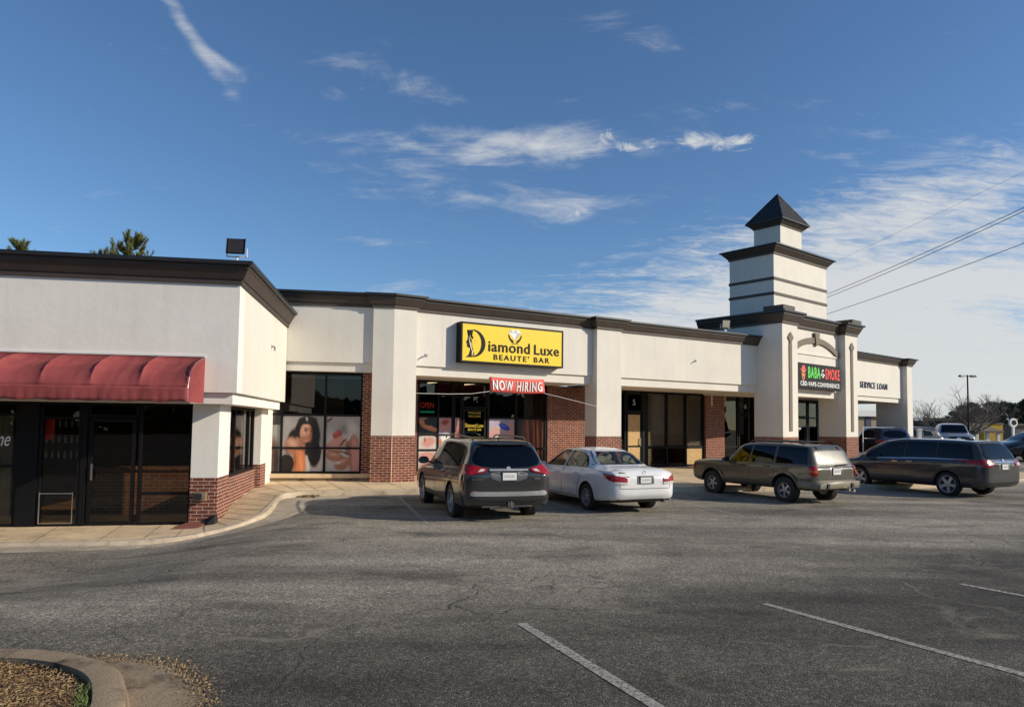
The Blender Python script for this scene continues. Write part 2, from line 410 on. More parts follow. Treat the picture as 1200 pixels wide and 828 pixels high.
plain('lamp_red', (.30, .006, .010), .2, spec=.4, var=.25, vscale=14, coat=.35); plain('lamp_clear', (.6, .58, .56), .1, spec=.8, coat=1.0); plain('lamp_amber', (.6, .16, .02), .15)
plain('grey_plastic', (.10, .10, .10), .6); plain('chrome', (.72, .72, .72), .12, 1.0); plain('alloy', (.40, .40, .40), .38, .55); plain('alloy_bright', (.55, .55, .55), .35, .5); plain('alloy_dark', (.16, .155, .15), .4, .8)
plain('seat_beige', (.52, .46, .34), .8); plain('seat_dark', (.03, .03, .032), .8); plain('plate_white', (.72, .72, .70), .4, var=.05)
# ------------------------------------------------------------------ building helpers
def fit_text(body, x0, x1, z0, z1, name, mat, parent, frame, y, bold=0.0, extrude=.006, shear=0.0, spacing=1.0):
    o = text_mesh(body, 1.0, (0, 0), name, mat, parent, frame, y, extrude, bold, 1.0, 'LEFT', shear, spacing)
    xs = [v.co.x for v in o.data.vertices]; zs = [v.co.z for v in o.data.vertices]
    a, b, c, d = min(xs), max(xs), min(zs), max(zs)
    for v in o.data.vertices:
        v.co.x = x0 + (v.co.x - a) / (b - a) * (x1 - x0); v.co.z = z0 + (v.co.z - c) / (d - c) * (z1 - z0)
    return o
def window(parent, fr, x0, x1, z0, z1, y, vm=(), hm=(), fw=.05, dp=.10, glassm='shop_glass', name='window', axis='x', hseg=None):
    """aluminium frame with mullions (part) + glass pane (sub-part). hm: bar heights, or (z, xa, xb)"""
    m = MB(); g = MB()
    def B(a, b, c, d, e, f, mb, k=0):
        if axis == 'x': mb.box(a, b, c, d, e, f, k)
        else: mb.box(c, d, a, b, e, f, k)
    B(x0, x0 + fw, y, y + dp, z0, z1, m); B(x1 - fw, x1, y, y + dp, z0, z1, m)
    B(x0 + fw, x1 - fw, y, y + dp, z0, z0 + fw, m); B(x0 + fw, x1 - fw, y, y + dp, z1 - fw, z1, m)
    xs = [x0 + fw / 2] + sorted(vm) + [x1 - fw / 2]
    for v in vm: B(v - fw / 2, v + fw / 2, y + .002, y + dp - .002, z0 + fw, z1 - fw, m)
    for h in hm:
        zz, a, b = h if isinstance(h, tuple) else (h, x0, x1)
        for p, q in zip(xs[:-1], xs[1:]):
            if p >= a - .1 and q <= b + .1: B(p + fw / 2, q - fw / 2, y + .004, y + dp - .004, zz - fw * .45, zz + fw * .45, m)
    f = m.build(name, M['frame_black'], parent, fr)
    B(x0 + fw * .5, x1 - fw * .5, y + dp * .5 - .004, y + dp * .5 + .004, z0 + fw * .5, z1 - fw * .5, g)
    g.build('pane', M[glassm], f, fr)
    return f
def door(parent, fr, x0, x1, z0, z1, y, bar=None, hinge='l', pull=True, glassm='shop_glass'):
    w = window(parent, fr, x0, x1, z0, z1, y, hm=() if bar is None else (bar,), fw=.075, dp=.05, name='door', glassm=glassm)
    if pull:
        h = MB(); hx = x0 + .10 if hinge == 'r' else x1 - .10
        h.box(hx - .02, hx + .02, y - .07, y - .045, z0 + .95, z0 + 1.30); h.box(hx - .015, hx + .015, y - .045, y, z0 + .98, z0 + 1.01); h.box(hx - .015, hx + .015, y - .045, y, z0 + 1.24, z0 + 1.27)
        h.build('handle', M['steel_bright'], w, fr)
    return w
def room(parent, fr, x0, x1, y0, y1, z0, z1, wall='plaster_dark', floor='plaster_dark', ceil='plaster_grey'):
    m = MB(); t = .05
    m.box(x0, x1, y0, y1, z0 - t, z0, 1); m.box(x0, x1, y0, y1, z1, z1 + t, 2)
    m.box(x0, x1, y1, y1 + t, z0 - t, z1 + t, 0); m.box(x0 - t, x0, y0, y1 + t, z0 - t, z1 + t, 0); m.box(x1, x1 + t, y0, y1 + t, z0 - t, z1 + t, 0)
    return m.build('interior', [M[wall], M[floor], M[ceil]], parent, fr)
def cornice(parent, fr, path, z, h=.42, d=.22, closed=False):
    k = h / .42
    prof = [(0, z), (.05, z), (.05, z + .085 * k), (.075, z + .09 * k), (.085, z + .105 * k), (d * .80, z + .285 * k), (d * .86, z + .285 * k), (d * .86, z + .345 * k), (-.22, z + .345 * k), (-.22, z)]
    o = MB().sweep(path, prof, closed=closed).build('cornice', M['cornice_brown'], parent, fr)
    cp = [(d * .80, z + .348 * k), (d + .03, z + .348 * k), (d + .05, z + .36 * k), (d + .05, z + h), (-.28, z + h), (-.28, z + .348 * k)]
    MB().sweep(path, cp, closed=closed).build('parapet_cap', M['cap_black'], o, fr)
    return o
# ------------------------------------------------------------------ left wing: the corner shop
KF = Frame(-5.85, 15.08, 9.46)
shop = thing('corner_shop', 'low white stucco shop wing with a red awning and brick plinth at the left', 'shop building', KF)
st = [M['stucco_wing'], M['stucco_side']]
m = MB(); m.box(-26, 0, 0, .5, 2.6, 4.91, 0)
m.build('fascia', st[0], shop)
MB().box(-.5, -.002, .5, 6.86, 2.6, 4.91).build('side_fascia', st[1], shop)
m = MB(); m.box(-26, -.1, .1, .5, 2.36, 2.597, 0); m.box(-.55, -.1, .503, 6.5, 2.36, 2.597, 0); m.box(-26, -.56, .503, 7.3, 2.45, 2.55, 0)
m.build('beam', st[0], shop)
for (x0, x1, y0, y1) in ((-.98, -.43, .45, 1.52), (-.98, -.43, 5.46, 6.3)):
    p = MB().box(x0, x1, y0, y1, .77, 2.358).build('pillar', st[0], shop)
    MB().box(x0 - .006, x1 + .006, y0 - .006, y1 + .006, -.6, .768).build('brick_base', M['brick'], p, KF)
m = MB(); m.box(-.80, -.57, 1.53, 5.45, -.5, .60); m.build('sill_wall', M['brick'], shop)
MB().box(-.82, -.54, 1.53, 5.45, .602, .64).build('window_sill', M['brick'], shop)
window(shop, KF, 1.53, 5.45, .645, 2.357, -.72, vm=(3.0, 4.75), fw=.075, axis='y', glassm='shop_glass_clear')
MB().box(-.9, -.45, 6.31, 8.2, -.4, 2.36).build('side_wall', st[0], shop)
cornice(shop, KF, [(-26, 0), (0, 0), (0, 6.88)], 4.91, .47, .24)
MB().box(-26, -.3, .3, 14, 4.60, 4.72).build('roof', M['roof_dark'], shop)
m = MB(); m.box(-26, -.3, 13.8, 14, -.5, 4.6); m.box(-.5, -.3, 8.2, 13.8, -.5, 4.6); m.box(-26, -25.8, .51, 13.8, -.5, 4.6); m.build('rear_wall', st[0], shop)
Y = .62
window(shop, KF, -2.10, -1.0, -.26, 2.355, Y, hm=(.42,), fw=.06, glassm='shop_glass_clear')
d = door(shop, KF, -3.10, -2.17, -.24, 2.02, Y + .02, hinge='r', glassm='shop_glass_clear')
window(shop, KF, -3.13, -2.12, 2.05, 2.355, Y, fw=.05, name='transom')
MB().box(-3.24, -3.135, Y - .01, Y + .11, -.26, 2.355).build('mullion', M['frame_black'], shop)
w = window(shop, KF, -4.06, -3.25, -.26, 2.355, Y, hm=(2.02,), fw=.055, glassm='shop_glass_clear')
m = MB(); m.box(-3.98, -3.36, Y - .035, Y - .015, .42, .445); m.tube((-3.99, Y - .03, -.2), (-3.99, Y - .03, .46), .012); m.tube((-3.35, Y - .03, -.2), (-3.35, Y - .03, .46), .010); m.box(-3.98, -3.36, Y - .035, Y - .015, -.2, -.185)
m.build('push_rail', M['steel_bright'], w, KF)
MB().box(-4.45, -4.07, Y - .03, Y + .12, -.26, 2.355).build('mullion', M['frame_black'], shop)
MB().box(-1.0, -.985, .5, 1.5, -.26, 2.355).build('door_jamb', M['frame_black'], shop)
window(shop, KF, -12.0, -4.46, -.26, 2.355, Y, vm=(-6.6, -9.2), hm=(2.08, 1.0), fw=.06, glassm='shop_glass_clear')
m = MB()
for k in range(10): m.box(-4.62 - .2 * (k + 1), -4.62 - .2 * k - .012, Y + .14, Y + .16, -.2, 2.05)
m.build('window_blind', M['shade_blind'], shop)
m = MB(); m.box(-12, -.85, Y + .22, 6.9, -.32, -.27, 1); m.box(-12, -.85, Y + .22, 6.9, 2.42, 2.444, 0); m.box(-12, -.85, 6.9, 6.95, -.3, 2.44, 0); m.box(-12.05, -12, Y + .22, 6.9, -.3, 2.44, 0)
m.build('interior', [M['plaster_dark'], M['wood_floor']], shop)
m = MB(); m.box(-3.9, -1.3, 2.55, 2.75, -.26, .80); m.box(-3.9, -1.3, 2.50, 2.80, .80, .88); m.build('brick_half_wall', M['brick_inside'], shop)  # low brick wall added inside, stands in for brick reflections in the glass
m = MB()
for q in range(3): m.box(-5.6, -4.25, 3.2, 3.5, 1.0 + .38 * q, 1.03 + .38 * q)
sh = m.build('wall_shelf', M['plaster_dark'], shop)
m = MB()
for q in range(3):
    for k in range(9): m.lathe([(0, 0), (0, .028), (.13, .028), (.16, .012), (.2, .012), (.2, 0)], 8, 'z', (-5.5 + .14 * k, 3.28, 1.032 + .38 * q))
o = m.build('bottle', M['sign_white'], sh, KF); o['kind'] = 'stuff'
MB().box(-4.02, -3.84, Y + .16, Y + .17, 1.55, 2.0).build('poster', M['sign_red'], shop)
lt = thing('welcome_lettering', 'white script greeting lettered on the window left of the shop door', 'lettering', KF)
fit_text('Welcome', -5.62, -4.63, 1.42, 1.72, 'lettering', M['sign_white'], lt, KF, Y + .04, .004, .002, .35)
# awning
aw = thing('awning', 'dusty red fabric awning with scalloped ribs over the shop entrance', 'awning', KF)
prof = [(0, 3.34), (-.35, 3.27), (-.72, 3.16), (-.98, 3.02), (-1.13, 2.86), (-1.20, 2.70), (-1.21, 2.64)]
rows = []; nx = 0; x = -12.6; xs = []
rib = [-.66 - .88 * i for i in range(15)]
for i in range(len(rib) - 1):
    for k in range(16): xs.append(rib[i] - .88 * k / 16)
for xx in xs:
    t = ((-.66 - xx) / .88) % 1.0; sag = .14 * (4 * t * (1 - t)) ** .7 if 0 < t < 1 else 0
    rows.append([(xx, yy + sag * (.3 + .7 * min(1, -yy)) * (0, 1, 1, .9, .6, .25, 0)[j], zz - sag * (0, .8, .7, .45, .2, 0, 0)[j]) for j, (yy, zz) in enumerate(prof)])
cov = MB().grid(rows); cov.f = [f[::-1] for f in cov.f]
o = cov.build('cover', M['awning_red'], aw, KF, smooth=True)
so = o.modifiers.new('thick', 'SOLIDIFY'); so.thickness = .008
rows = []
for i, xx in enumerate(xs):
    w1 = .012 * math.sin(i * .45) + .008 * math.sin(i * .19 + 1)
    w2 = .010 * math.sin(i * 1.9 + 2)
    rows.append([(xx, -1.213, 2.642), (xx, -1.220 + w1 * .25, 2.60), (xx, -1.216 + w2 * .6, 2.555), (xx, -1.224 + w1 * .6, 2.50), (xx, -1.214 + w2, 2.43), (xx, -1.224 + w1 + w2 * .4, 2.365 + .012 * math.sin(i * .55))])
v = MB().grid(rows); v.f = [f[::-1] for f in v.f]
o = v.build('valance', M['awning_red'], aw, KF, smooth=True); so = o.modifiers.new('thick', 'SOLIDIFY'); so.thickness = .006
ec = [(yy, zz) for yy, zz in prof] + [(-1.21, 2.36), (-.02, 2.36)]
e = MB(); e.add([(-.655, a, b) for a, b in ec] + [(-.668, a, b) for a, b in ec], [tuple(range(len(ec))), tuple(range(2 * len(ec) - 1, len(ec) - 1, -1))] + [(i, (i + 1) % len(ec), (i + 1) % len(ec) + len(ec), i + len(ec)) for i in range(len(ec))])
e.build('end_panel', M['awning_red'], aw, KF)
m = MB(); m.box(-13, -.65, -.03, 0, 3.34, 3.375); m.build('wall_rail', M['white_paint'], aw, KF)
m = MB()
for i, rx in enumerate(rib[:14]):
    pts = [(rx, a + .012, b - .012) for a, b in prof] + [(rx, -1.19, 2.38)]; m.path_tube(pts, .012, 6)
m.tube((-13, -1.19, 2.38), (-.68, -1.19, 2.38), .012, 6); m.build('rib_frame', M['metal_grey'], aw, KF)

# ------------------------------------------------------------------ middle strip: beauty salon + vacant unit
P1 = (-3.74, 22.29)
BF = Frame(P1[0], P1[1], 31.38); AF = Frame(P1[0], P1[1], 9.46)
strip = thing('strip_mall', 'long white stucco storefront row with brown cornice between the corner shop and the tower', 'shop building', BF)
def a2b(x, y):
    p = BF.m.inverted() @ AF.w(x, y); return (p.x, p.y)
def pillar(parent, fr, poly, z0, z1, zt, mat=None):
    p = MB().plan(poly, z1 + .003, zt).build('pillar', mat or M['stucco'], parent, fr)
    cx = sum(q[0] for q in poly) / len(poly); cy = sum(q[1] for q in poly) / len(poly)
    big = [(cx + (x - cx) * 1.012, cy + (y - cy) * 1.012) for x, y in poly]
    MB().plan(big, z0, z1).build('brick_base', M['brick'], p, fr); return p
pl = pillar(strip, BF, [a2b(-.65, 0), (0, 0), (.78, 0), (.78, .70), a2b(-.65, .70)], -.1, 1.6, 5.63)
MB().box(-.012, .012, -.012, .0, .16, 1.6).build('corner_joint', M['concrete'], pl, BF)
pillar(strip, BF, [(8.1, 0), (9.28, 0), (9.28, .72), (8.1, .72)], -.1, 1.6, 5.63)
m = MB(); m.box(-5.6, -.652, .12, .55, 3.87, 5.63); m.build('fascia', M['stucco'], strip, AF)
m = MB(); m.box(-5.6, -.652, .21, .55, 3.59, 3.867); m.box(-5.6, -.652, .553, .95, 3.60, 3.70); m.build('beam', M['stucco'], strip, AF)
for x0, x1 in ((.783, 8.097), (9.283, 17.43)):
    MB().box(x0, x1, .25, .6, 3.87, 5.63).build('fascia', M['stucco'], strip)
    m = MB(); m.box(x0, x1, .335, .6, 3.56, 3.867); m.box(x0, x1 if x0 < 5 else 21.6, .603, 3.5, 3.57, 3.67); m.build('beam', M['stucco'], strip)
cornice(strip, BF, [a2b(-5.4, .12), a2b(-.65, .12), a2b(-.65, 0), (0, 0), (.78, 0), (.78, .25), (8.1, .25), (8.1, 0), (9.28, 0), (9.28, .25), (17.36, .25)], 5.63, .43, .22)
m = MB(); m.box(-1, 17, .62, 16, 5.25, 5.35); m.build('roof', M['roof_dark'], strip)
m = MB(); m.box(-1, 17, 15.8, 16, 0, 5.24); m.build('rear_wall', M['stucco'], strip)
# first bay (facing the camera)
wA = window(strip, AF, -4.5, -.95, .38, 3.58, .70, vm=(-3.44, -2.11), hm=(2.23, 1.18), fw=.065)
m = MB(); m.box(-.947, -.655, .69, .95, .1, 3.59); m.build('brick_jamb', M['brick'], strip, AF)
m = MB(); m.box(-4.6, -.66, .46, .80, .255, .375); m.build('window_sill', M['concrete'], strip, AF)
m = MB(); m.box(-4.6, -.66, .52, .80, -.1, .252); m.build('sill_wall', M['concrete_old'], strip, AF)
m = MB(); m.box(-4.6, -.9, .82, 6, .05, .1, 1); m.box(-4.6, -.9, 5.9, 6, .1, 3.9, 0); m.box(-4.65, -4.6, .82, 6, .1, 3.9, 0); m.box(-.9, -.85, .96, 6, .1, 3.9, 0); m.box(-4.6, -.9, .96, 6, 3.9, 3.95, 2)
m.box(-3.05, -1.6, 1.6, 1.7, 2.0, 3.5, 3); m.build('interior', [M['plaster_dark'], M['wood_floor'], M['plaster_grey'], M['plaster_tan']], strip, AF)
MB().box(-4.45, -1.0, .80, .86, 3.40, 3.47).build('white_strip', M['white_paint'], strip, AF)  # plain white bar behind the glass near the window head
# salon bay, set back behind a covered walk
W = 2.5
MB().box(1.45, 1.95, W - .01, W + .4, -.1, 3.565).build('brick_jamb', M['brick'], strip)
window(strip, BF, 1.97, 3.40, .30, 3.56, W, vm=(2.79,), hm=(2.24, 1.60, 1.05), fw=.06)
window(strip, BF, 3.42, 3.74, .30, 3.56, W, hm=(2.24,), fw=.05)
door(strip, BF, 3.80, 4.78, .17, 2.56, W + .02, hinge='r')
window(strip, BF, 3.76, 4.82, 2.59, 3.56, W, fw=.06, name='transom')
window(strip, BF, 4.84, 7.54, .30, 3.56, W, vm=(6.12,), hm=(2.24, 1.06), fw=.08)
MB().box(1.96, 7.55, W - .03, W + .3, .0, .29).build('sill_wall', M['concrete_old'], strip)
MB().box(7.56, 10.9, W - .04, W + .4, -.1, 3.565).build('brick_wall', M['brick'], strip)
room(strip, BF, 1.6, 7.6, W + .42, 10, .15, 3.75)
m = MB()
for k in range(3): m.box(2.4 + 1.7 * k, 2.5 + 1.7 * k, 5.0, 6.4, 3.68, 3.72)
emit('tube_light', (1.0, .82, .55), 3.0); m.build('ceiling_light', M['tube_light'], strip)
for k in range(4):
    m = MB(); x = 2.4 + 1.35 * k; m.box(x, x + .55, 4.6, 5.2, .45, .62); m.box(x + .02, x + .53, 5.12, 5.24, .62, 1.25); m.tube((x + .27, 4.9, .15), (x + .27, 4.9, .45), .05); m.build('salon_chair', M['seat_beige'], strip)
# vacant unit
W2 = 3.1
window(strip, BF, 11.0, 12.16, .16, 3.56, W2, fw=.06)
door(strip, BF, 12.24, 13.08, .17, 2.60, W2 + .02, bar=1.1)
window(strip, BF, 12.20, 13.12, 2.63, 3.56, W2, fw=.06, name='transom')
MB().box(13.125, 13.36, W2 - .01, W2 + .11, .15, 3.56).build('mullion', M['frame_black'], strip)
window(strip, BF, 13.37, 17.0, .16, 3.56, W2, vm=(14.63, 15.82), hm=(1.05,), fw=.10, glassm='shop_glass_clear')
m = MB()
for x0, x1 in ((13.44, 14.57), (14.69, 15.76), (15.88, 16.93)): m.box(x0, x1, W2 + .12, W2 + .14, 1.12, 3.5)
m.build('window_blind', M['blind_grey'], strip)
for (x0, x1, z0, z1) in ((12.32, 13.0, 1.14, 2.5), (12.32, 13.0, .26, 1.06)): MB().box(x0, x1, W2 + .028, W2 + .038, z0, z1).build('plywood_board', M['plywood'], strip)
for (x0, x1, z0, z1) in ((15.88, 16.93, .24, .98), (13.44, 13.64, .24, .98), (13.44, 13.62, 1.12, 1.75)): MB().box(x0, x1, W2 + .034, W2 + .044, z0, z1).build('plywood_board', M['plywood'], strip)
MB().box(17.02, 18.28, W2 - .10, W2 + .4, -.1, 3.565).build('brick_pier', M['brick'], strip)
window(strip, BF, 18.30, 19.34, .16, 3.56, W2, hm=(1.05,), fw=.06)
door(strip, BF, 19.42, 20.42, .17, 2.6, W2 + .02)
window(strip, BF, 19.38, 20.46, 2.63, 3.56, W2, fw=.06, name='transom')
window(strip, BF, 20.48, 21.6, .16, 3.56, W2, fw=.06)
MB().box(18.4, 20.9, W2 + .14, W2 + .18, 3.28, 3.36).build('white_strip', M['white_paint'], strip)  # same kind of white bar behind the glass by the tower
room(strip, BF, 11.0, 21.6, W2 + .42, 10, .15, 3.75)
MB().box(10.92, 11.0, W + .41, W2 + .4, -.1, 3.565).build('brick_wall', M['brick'], strip)
for x, t, lab in ((12.66, '5', 'pale number 5 on the dark transom over the plywood door'), (19.92, '6', 'small pale unit number on the dark transom beside the tower wall')):
    o = fit_text(t, x - .075, x + .075, 2.92, 3.18, 'door_number', M['sign_grey'], None, BF, W2 + .03, .012, .003); tag(o, lab, 'number')

# ------------------------------------------------------------------ tower unit
TF = Frame(11.69, 30.61, 39.37)
tower = thing('tower_shop', 'stepped white stucco tower', 'tower building', TF)
tower['label'] = 'stepped white stucco tower with brown cornices and a dark pyramid roof above the smoke shop'
for x0, x1 in ((0, 1.27), (5.75, 6.98)):
    dpt = 1.37
    p = MB().box(x0, x1, 0, dpt, 1.603, 6.55).build('pillar', M['stucco'], tower)
    MB().box(x0 - .008, x1 + .008, -.008, dpt, -.1, 1.6).build('brick_base', M['brick'], p, TF)
    c = (x0 + x1) / 2; m = MB(); m.box(c - .115, c + .115, -.035, 0, 1.86, 5.74); m.face([(c, 5.70), (c + .235, 5.96), (c, 6.22), (c - .235, 5.96)], -.05, -.036); m.build('diamond_trim', M['trim_brown'], p, TF)
MB().box(1.273, 5.747, .35, .8, 3.75, 6.55).build('fascia', M['stucco'], tower)
m = MB(); m.box(1.273, 5.747, .43, .8, 3.44, 3.747); m.box(.003, 6.977, 1.373, 4.2, 3.50, 3.60); m.box(1.273, 5.747, .803, 1.370, 3.50, 3.60); m.build('beam', M['stucco'], tower)
m = MB(); m.box(0, .4, 1.373, 4.3, 3.605, 6.55); m.box(6.58, 6.98, 1.373, 4.3, 3.605, 6.55); m.box(0.403, 6.577, 3.9, 4.3, 3.0, 6.55); m.build('side_wall', M['stucco'], tower)
m = MB(); cx, hs, rise, th = 3.51, 2.235, .62, .26; r = (hs * hs + rise * rise) / (2 * rise); cz = 6.22 - r; a0 = math.asin(hs / r); out = []; inn = []
for i in range(25):
    a = -a0 + 2 * a0 * i / 24; out.append((cx + r * math.sin(a), cz + r * math.cos(a))); inn.append((cx + (r - th) * math.sin(a) * 1.0, cz + (r - th) * math.cos(a)))
for i in range(24): m.face([inn[i], inn[i + 1], out[i + 1], out[i]], .27, .35)
m.build('arch', M['trim_brown'], tower)
MB().face([(3.39, 5.86), (3.63, 5.86), (3.73, 6.44), (3.29, 6.44)], .22, .349).build('keystone', M['trim_brown'], tower)
MB().box(1.28, 5.74, .30, .349, 5.38, 5.46).build('ledge', M['stucco'], tower)
cornice(tower, TF, [(0, 4.3), (0, 0), (1.27, 0), (1.27, .35), (5.75, .35), (5.75, 0), (6.98, 0), (6.98, 4.3)][0:1] + [(0, 0), (1.27, 0), (1.27, .30), (5.75, .30), (5.75, 0), (6.98, 0), (6.98, 4.3), (0, 4.3)][:-1], 6.55, .55, .25)
m = MB(); m.box(-.16, .80, -.16, .80, 7.103, 7.33); m.box(6.18, 7.14, -.16, .80, 7.103, 7.33); m.build('parapet_block', M['cornice_brown'], tower)
MB().box(.2, 6.8, .4, 4.2, 6.7, 6.9).build('roof', M['roof_dark'], tower)
MB().box(1.07, 5.93, 1.0, 3.31, 6.9, 9.95).build('shaft', M['stucco'], tower)
for z in (8.07, 8.76):
    m = MB(); pth = [(1.07, 1.0), (5.93, 1.0), (5.93, 3.31), (1.07, 3.31)]; m.sweep(pth, [(0.001, z), (.035, z), (.035, z + .125), (0.001, z + .125)], closed=True); m.build('band', M['cornice_brown'], tower)
cornice(tower, TF, [(1.07, 1.0), (5.93, 1.0), (5.93, 3.31), (1.07, 3.31)], 9.95, .42, .30, closed=True)
MB().box(1.3, 5.7, 1.2, 3.1, 10.05, 10.32).build('roof', M['roof_dark'], tower)
MB().box(2.54, 4.50, 1.5, 2.9, 10.32, 11.66).build('shaft', M['stucco'], tower)
cornice(tower, TF, [(2.54, 1.5), (4.50, 1.5), (4.50, 2.9), (2.54, 2.9)], 11.66, .28, .26, closed=True)
bx0, bx1, by0, by1, bz, az = 2.26, 4.78, 1.22, 3.18, 11.945, 13.52; ax, ay = 3.52, 2.2
m = MB(); m.add([(bx0, by0, bz), (bx1, by0, bz), (bx1, by1, bz), (bx0, by1, bz), (ax, ay, az)], [(0, 1, 4), (1, 2, 4), (2, 3, 4), (3, 0, 4), (3, 2, 1, 0)])
rf = m.build('pyramid_roof', M['roof_metal'], tower)
m = MB(); A = Vector((ax, ay, az))
cs = [Vector((bx0, by0, bz)), Vector((bx1, by0, bz)), Vector((bx1, by1, bz)), Vector((bx0, by1, bz))]
for i in range(4):
    c0, c1 = cs[i], cs[(i + 1) % 4]; mid = (c0 + c1) / 2; nrib = 8
    m.tube(c0, A, .035, 6)
    for k in range(1, nrib):
        t = k / nrib; base = c0.lerp(c1, t); tt = 1 - abs(2 * t - 1); topp = base + (A - mid) * tt
        m.tube(base + Vector((0, 0, .01)), topp, .018, 4)
m.build('standing_seam', M['roof_metal'], rf, TF)
# entry, set back under the tower
WT = 3.3
window(tower, TF, 3.2, 6.9, .16, 3.5, WT, vm=(4.4, 5.6), hm=(2.56, 1.05), fw=.08); door(tower, TF, 7.3, 8.3, .17, 2.56, WT + .02)
window(tower, TF, 6.94, 7.26, .16, 3.5, WT, hm=(1.05,), fw=.06); window(tower, TF, 7.28, 8.34, 2.59, 3.5, WT, fw=.06, name='transom'); window(tower, TF, 8.38, 10.6, .16, 3.5, WT, vm=(9.4,), hm=(2.56, 1.05), fw=.08)
MB().box(10.63, 14.0, WT - .04, WT + .3, -.1, 3.545).build('brick_wall', M['brick'], tower)
room(tower, TF, 3.2, 14.0, WT + .32, 9, .15, 3.7)

# ------------------------------------------------------------------ loan office with drive-through
loan = thing('loan_office', 'white stucco loan office with open drive-through bay at the far right end of the row', 'shop building', TF)
MB().box(6.983, 14.9, .95, 1.3, 3.75, 5.6).build('fascia', M['stucco'], loan)
m = MB(); m.box(6.983, 14.5, 1.03, 1.3, 3.50, 3.747); m.box(6.983, 14.5, 1.303, 7.5, 3.55, 3.68); m.build('beam', M['stucco'], loan)
p = MB().box(14.5, 15.2, .66, 2.4, 1.603, 5.6).build('pillar', M['stucco'], loan); MB().box(14.49, 15.21, .65, 2.4, -.1, 1.6).build('brick_base', M['brick'], p, TF)
cornice(loan, TF, [(7.05, .95), (14.5, .95), (14.5, .66), (15.2, .66), (15.2, 6.5)], 5.6, .42, .22)
m = MB(); m.box(14.9, 15.2, 2.403, 6.5, 3.5, 5.6); m.build('side_wall', M['stucco'], loan)
MB().box(15.23, 15.33, 1.0, 1.1, 3.0, 5.6).build('downpipe', M['cornice_brown'], loan)
MB().box(6.983, 15, 1.4, 7.5, 5.2, 5.3).build('roof', M['roof_dark'], loan)
p = MB().box(14.6, 15.2, 6.6, 7.5, -.1, 3.55).build('pillar', M['stucco'], loan)
for x0, x1 in ((14.3, 14.4),): MB().box(x0, x1, 7.3, 7.4, .0, 3.5).build('window_post', M['cornice_brown'], loan)
# ------------------------------------------------------------------ signs, banner, lights
def lay(parent, fr, polys, y, name, mats, step=.0015, t=.002):
    """flat printed graphic: list of (material index, polygon in x,z); later polygons lie in front"""
    m = MB()
    for i, (mi, p) in enumerate(polys):
        a = sum(p[k][0] * p[(k + 1) % len(p)][1] - p[(k + 1) % len(p)][0] * p[k][1] for k in range(len(p)))
        if a < 0: p = p[::-1]
        m.face(p, y - step * (i + 1) - t * .4, y - step * (i + 1) + t * .4, mi)
    return m.build(name, mats, parent, fr, fix=False)
def chaikin(p, n=2, closed=True):
    for _ in range(n):
        q = []
        for i in range(len(p) if closed else len(p) - 1):
            a, b = p[i], p[(i + 1) % len(p)]
            q += [tuple(a[k] * .75 + b[k] * .25 for k in range(len(a))), tuple(a[k] * .25 + b[k] * .75 for k in range(len(a)))]
        p = q if closed else [p[0]] + q + [p[-1]]
    return p
def ell(cx, cz, rx, rz, n=20, a0=0, a1=360): return [(cx + rx * math.cos(R(a0 + (a1 - a0) * i / n)), cz + rz * math.sin(R(a0 + (a1 - a0) * i / n))) for i in range(n)]

sg = thing('shop_sign', 'yellow salon sign box with black lettering high on the white fascia', 'shop sign', BF)
x0, x1, z0, z1 = 2.32, 6.47, 4.05, 5.40
m = MB(); m.box(x0, x1, -.085, .247, z0, z1); m.build('cabinet', M['sign_black'], sg)
m = MB()
for a, b, c, d in ((x0, x1, z0, z0 + .055), (x0, x1, z1 - .055, z1), (x0, x0 + .055, z0 + .057, z1 - .057), (x1 - .055, x1, z0 + .057, z1 - .057)): m.box(a, b, -.11, -.087, c, d)
m.build('frame', M['frame_black'], sg)
MB().box(x0 + .057, x1 - .057, -.096, -.087, z0 + .057, z1 - .057).build('face_panel', M['sign_yellow'], sg)
ox, oz = x0 + .05, z0 + .05; Yf = -.098
fit_text('iamond', ox + .99, ox + 2.67, oz + .36, oz + .735, 'lettering', M['sign_black'], sg, BF, Yf - .004, .026, .004, spacing=1.07)
fit_text('Luxe', ox + 2.84, ox + 3.92, oz + .36, oz + .72, 'lettering', M['sign_black'], sg, BF, Yf - .004, .026, .004, spacing=1.07)
fit_text("BEAUTE' BAR", ox + 1.20, ox + 3.50, oz + .085, oz + .285, 'lettering', M['sign_black'], sg, BF, Yf - .004, .03, .004, spacing=1.3)
# drop capital: D bowl with a face in profile and curling hair
bowl = [(ox + .38 + .50 * math.cos(R(a)), oz + .60 + .47 * math.sin(R(a))) for a in range(86, -87, -8)]
bowl_in = [(ox + .36 + .36 * math.cos(R(a)), oz + .60 + .43 * math.sin(R(a))) for a in range(-86, 87, 8)]
face = [(.17, 1.03), (.40, 1.05), (.36, .98), (.30, .90), (.23, .84), (.20, .76), (.19, .70), (.13, .615), (.19, .59), (.16, .56), (.19, .53), (.17, .49), (.21, .45), (.30, .44), (.30, .36), (.24, .20), (.12, .12), (.40, .13), (.46, .25), (.43, .38), (.36, .46), (.33, .56), (.36, .68), (.42, .80), (.36, .86), (.30, 1.0), (.17, 1.03)][:-1]
curl = chaikin([(.28, .92), (.30, .80), (.36, .72), (.46, .76), (.52, .70), (.49, .60), (.42, .62), (.40, .54), (.46, .44), (.42, .28), (.38, .16), (.36, .16), (.395, .30), (.42, .43), (.36, .54), (.40, .66), (.48, .62), (.49, .68), (.44, .72), (.36, .68), (.28, .78)], 2)
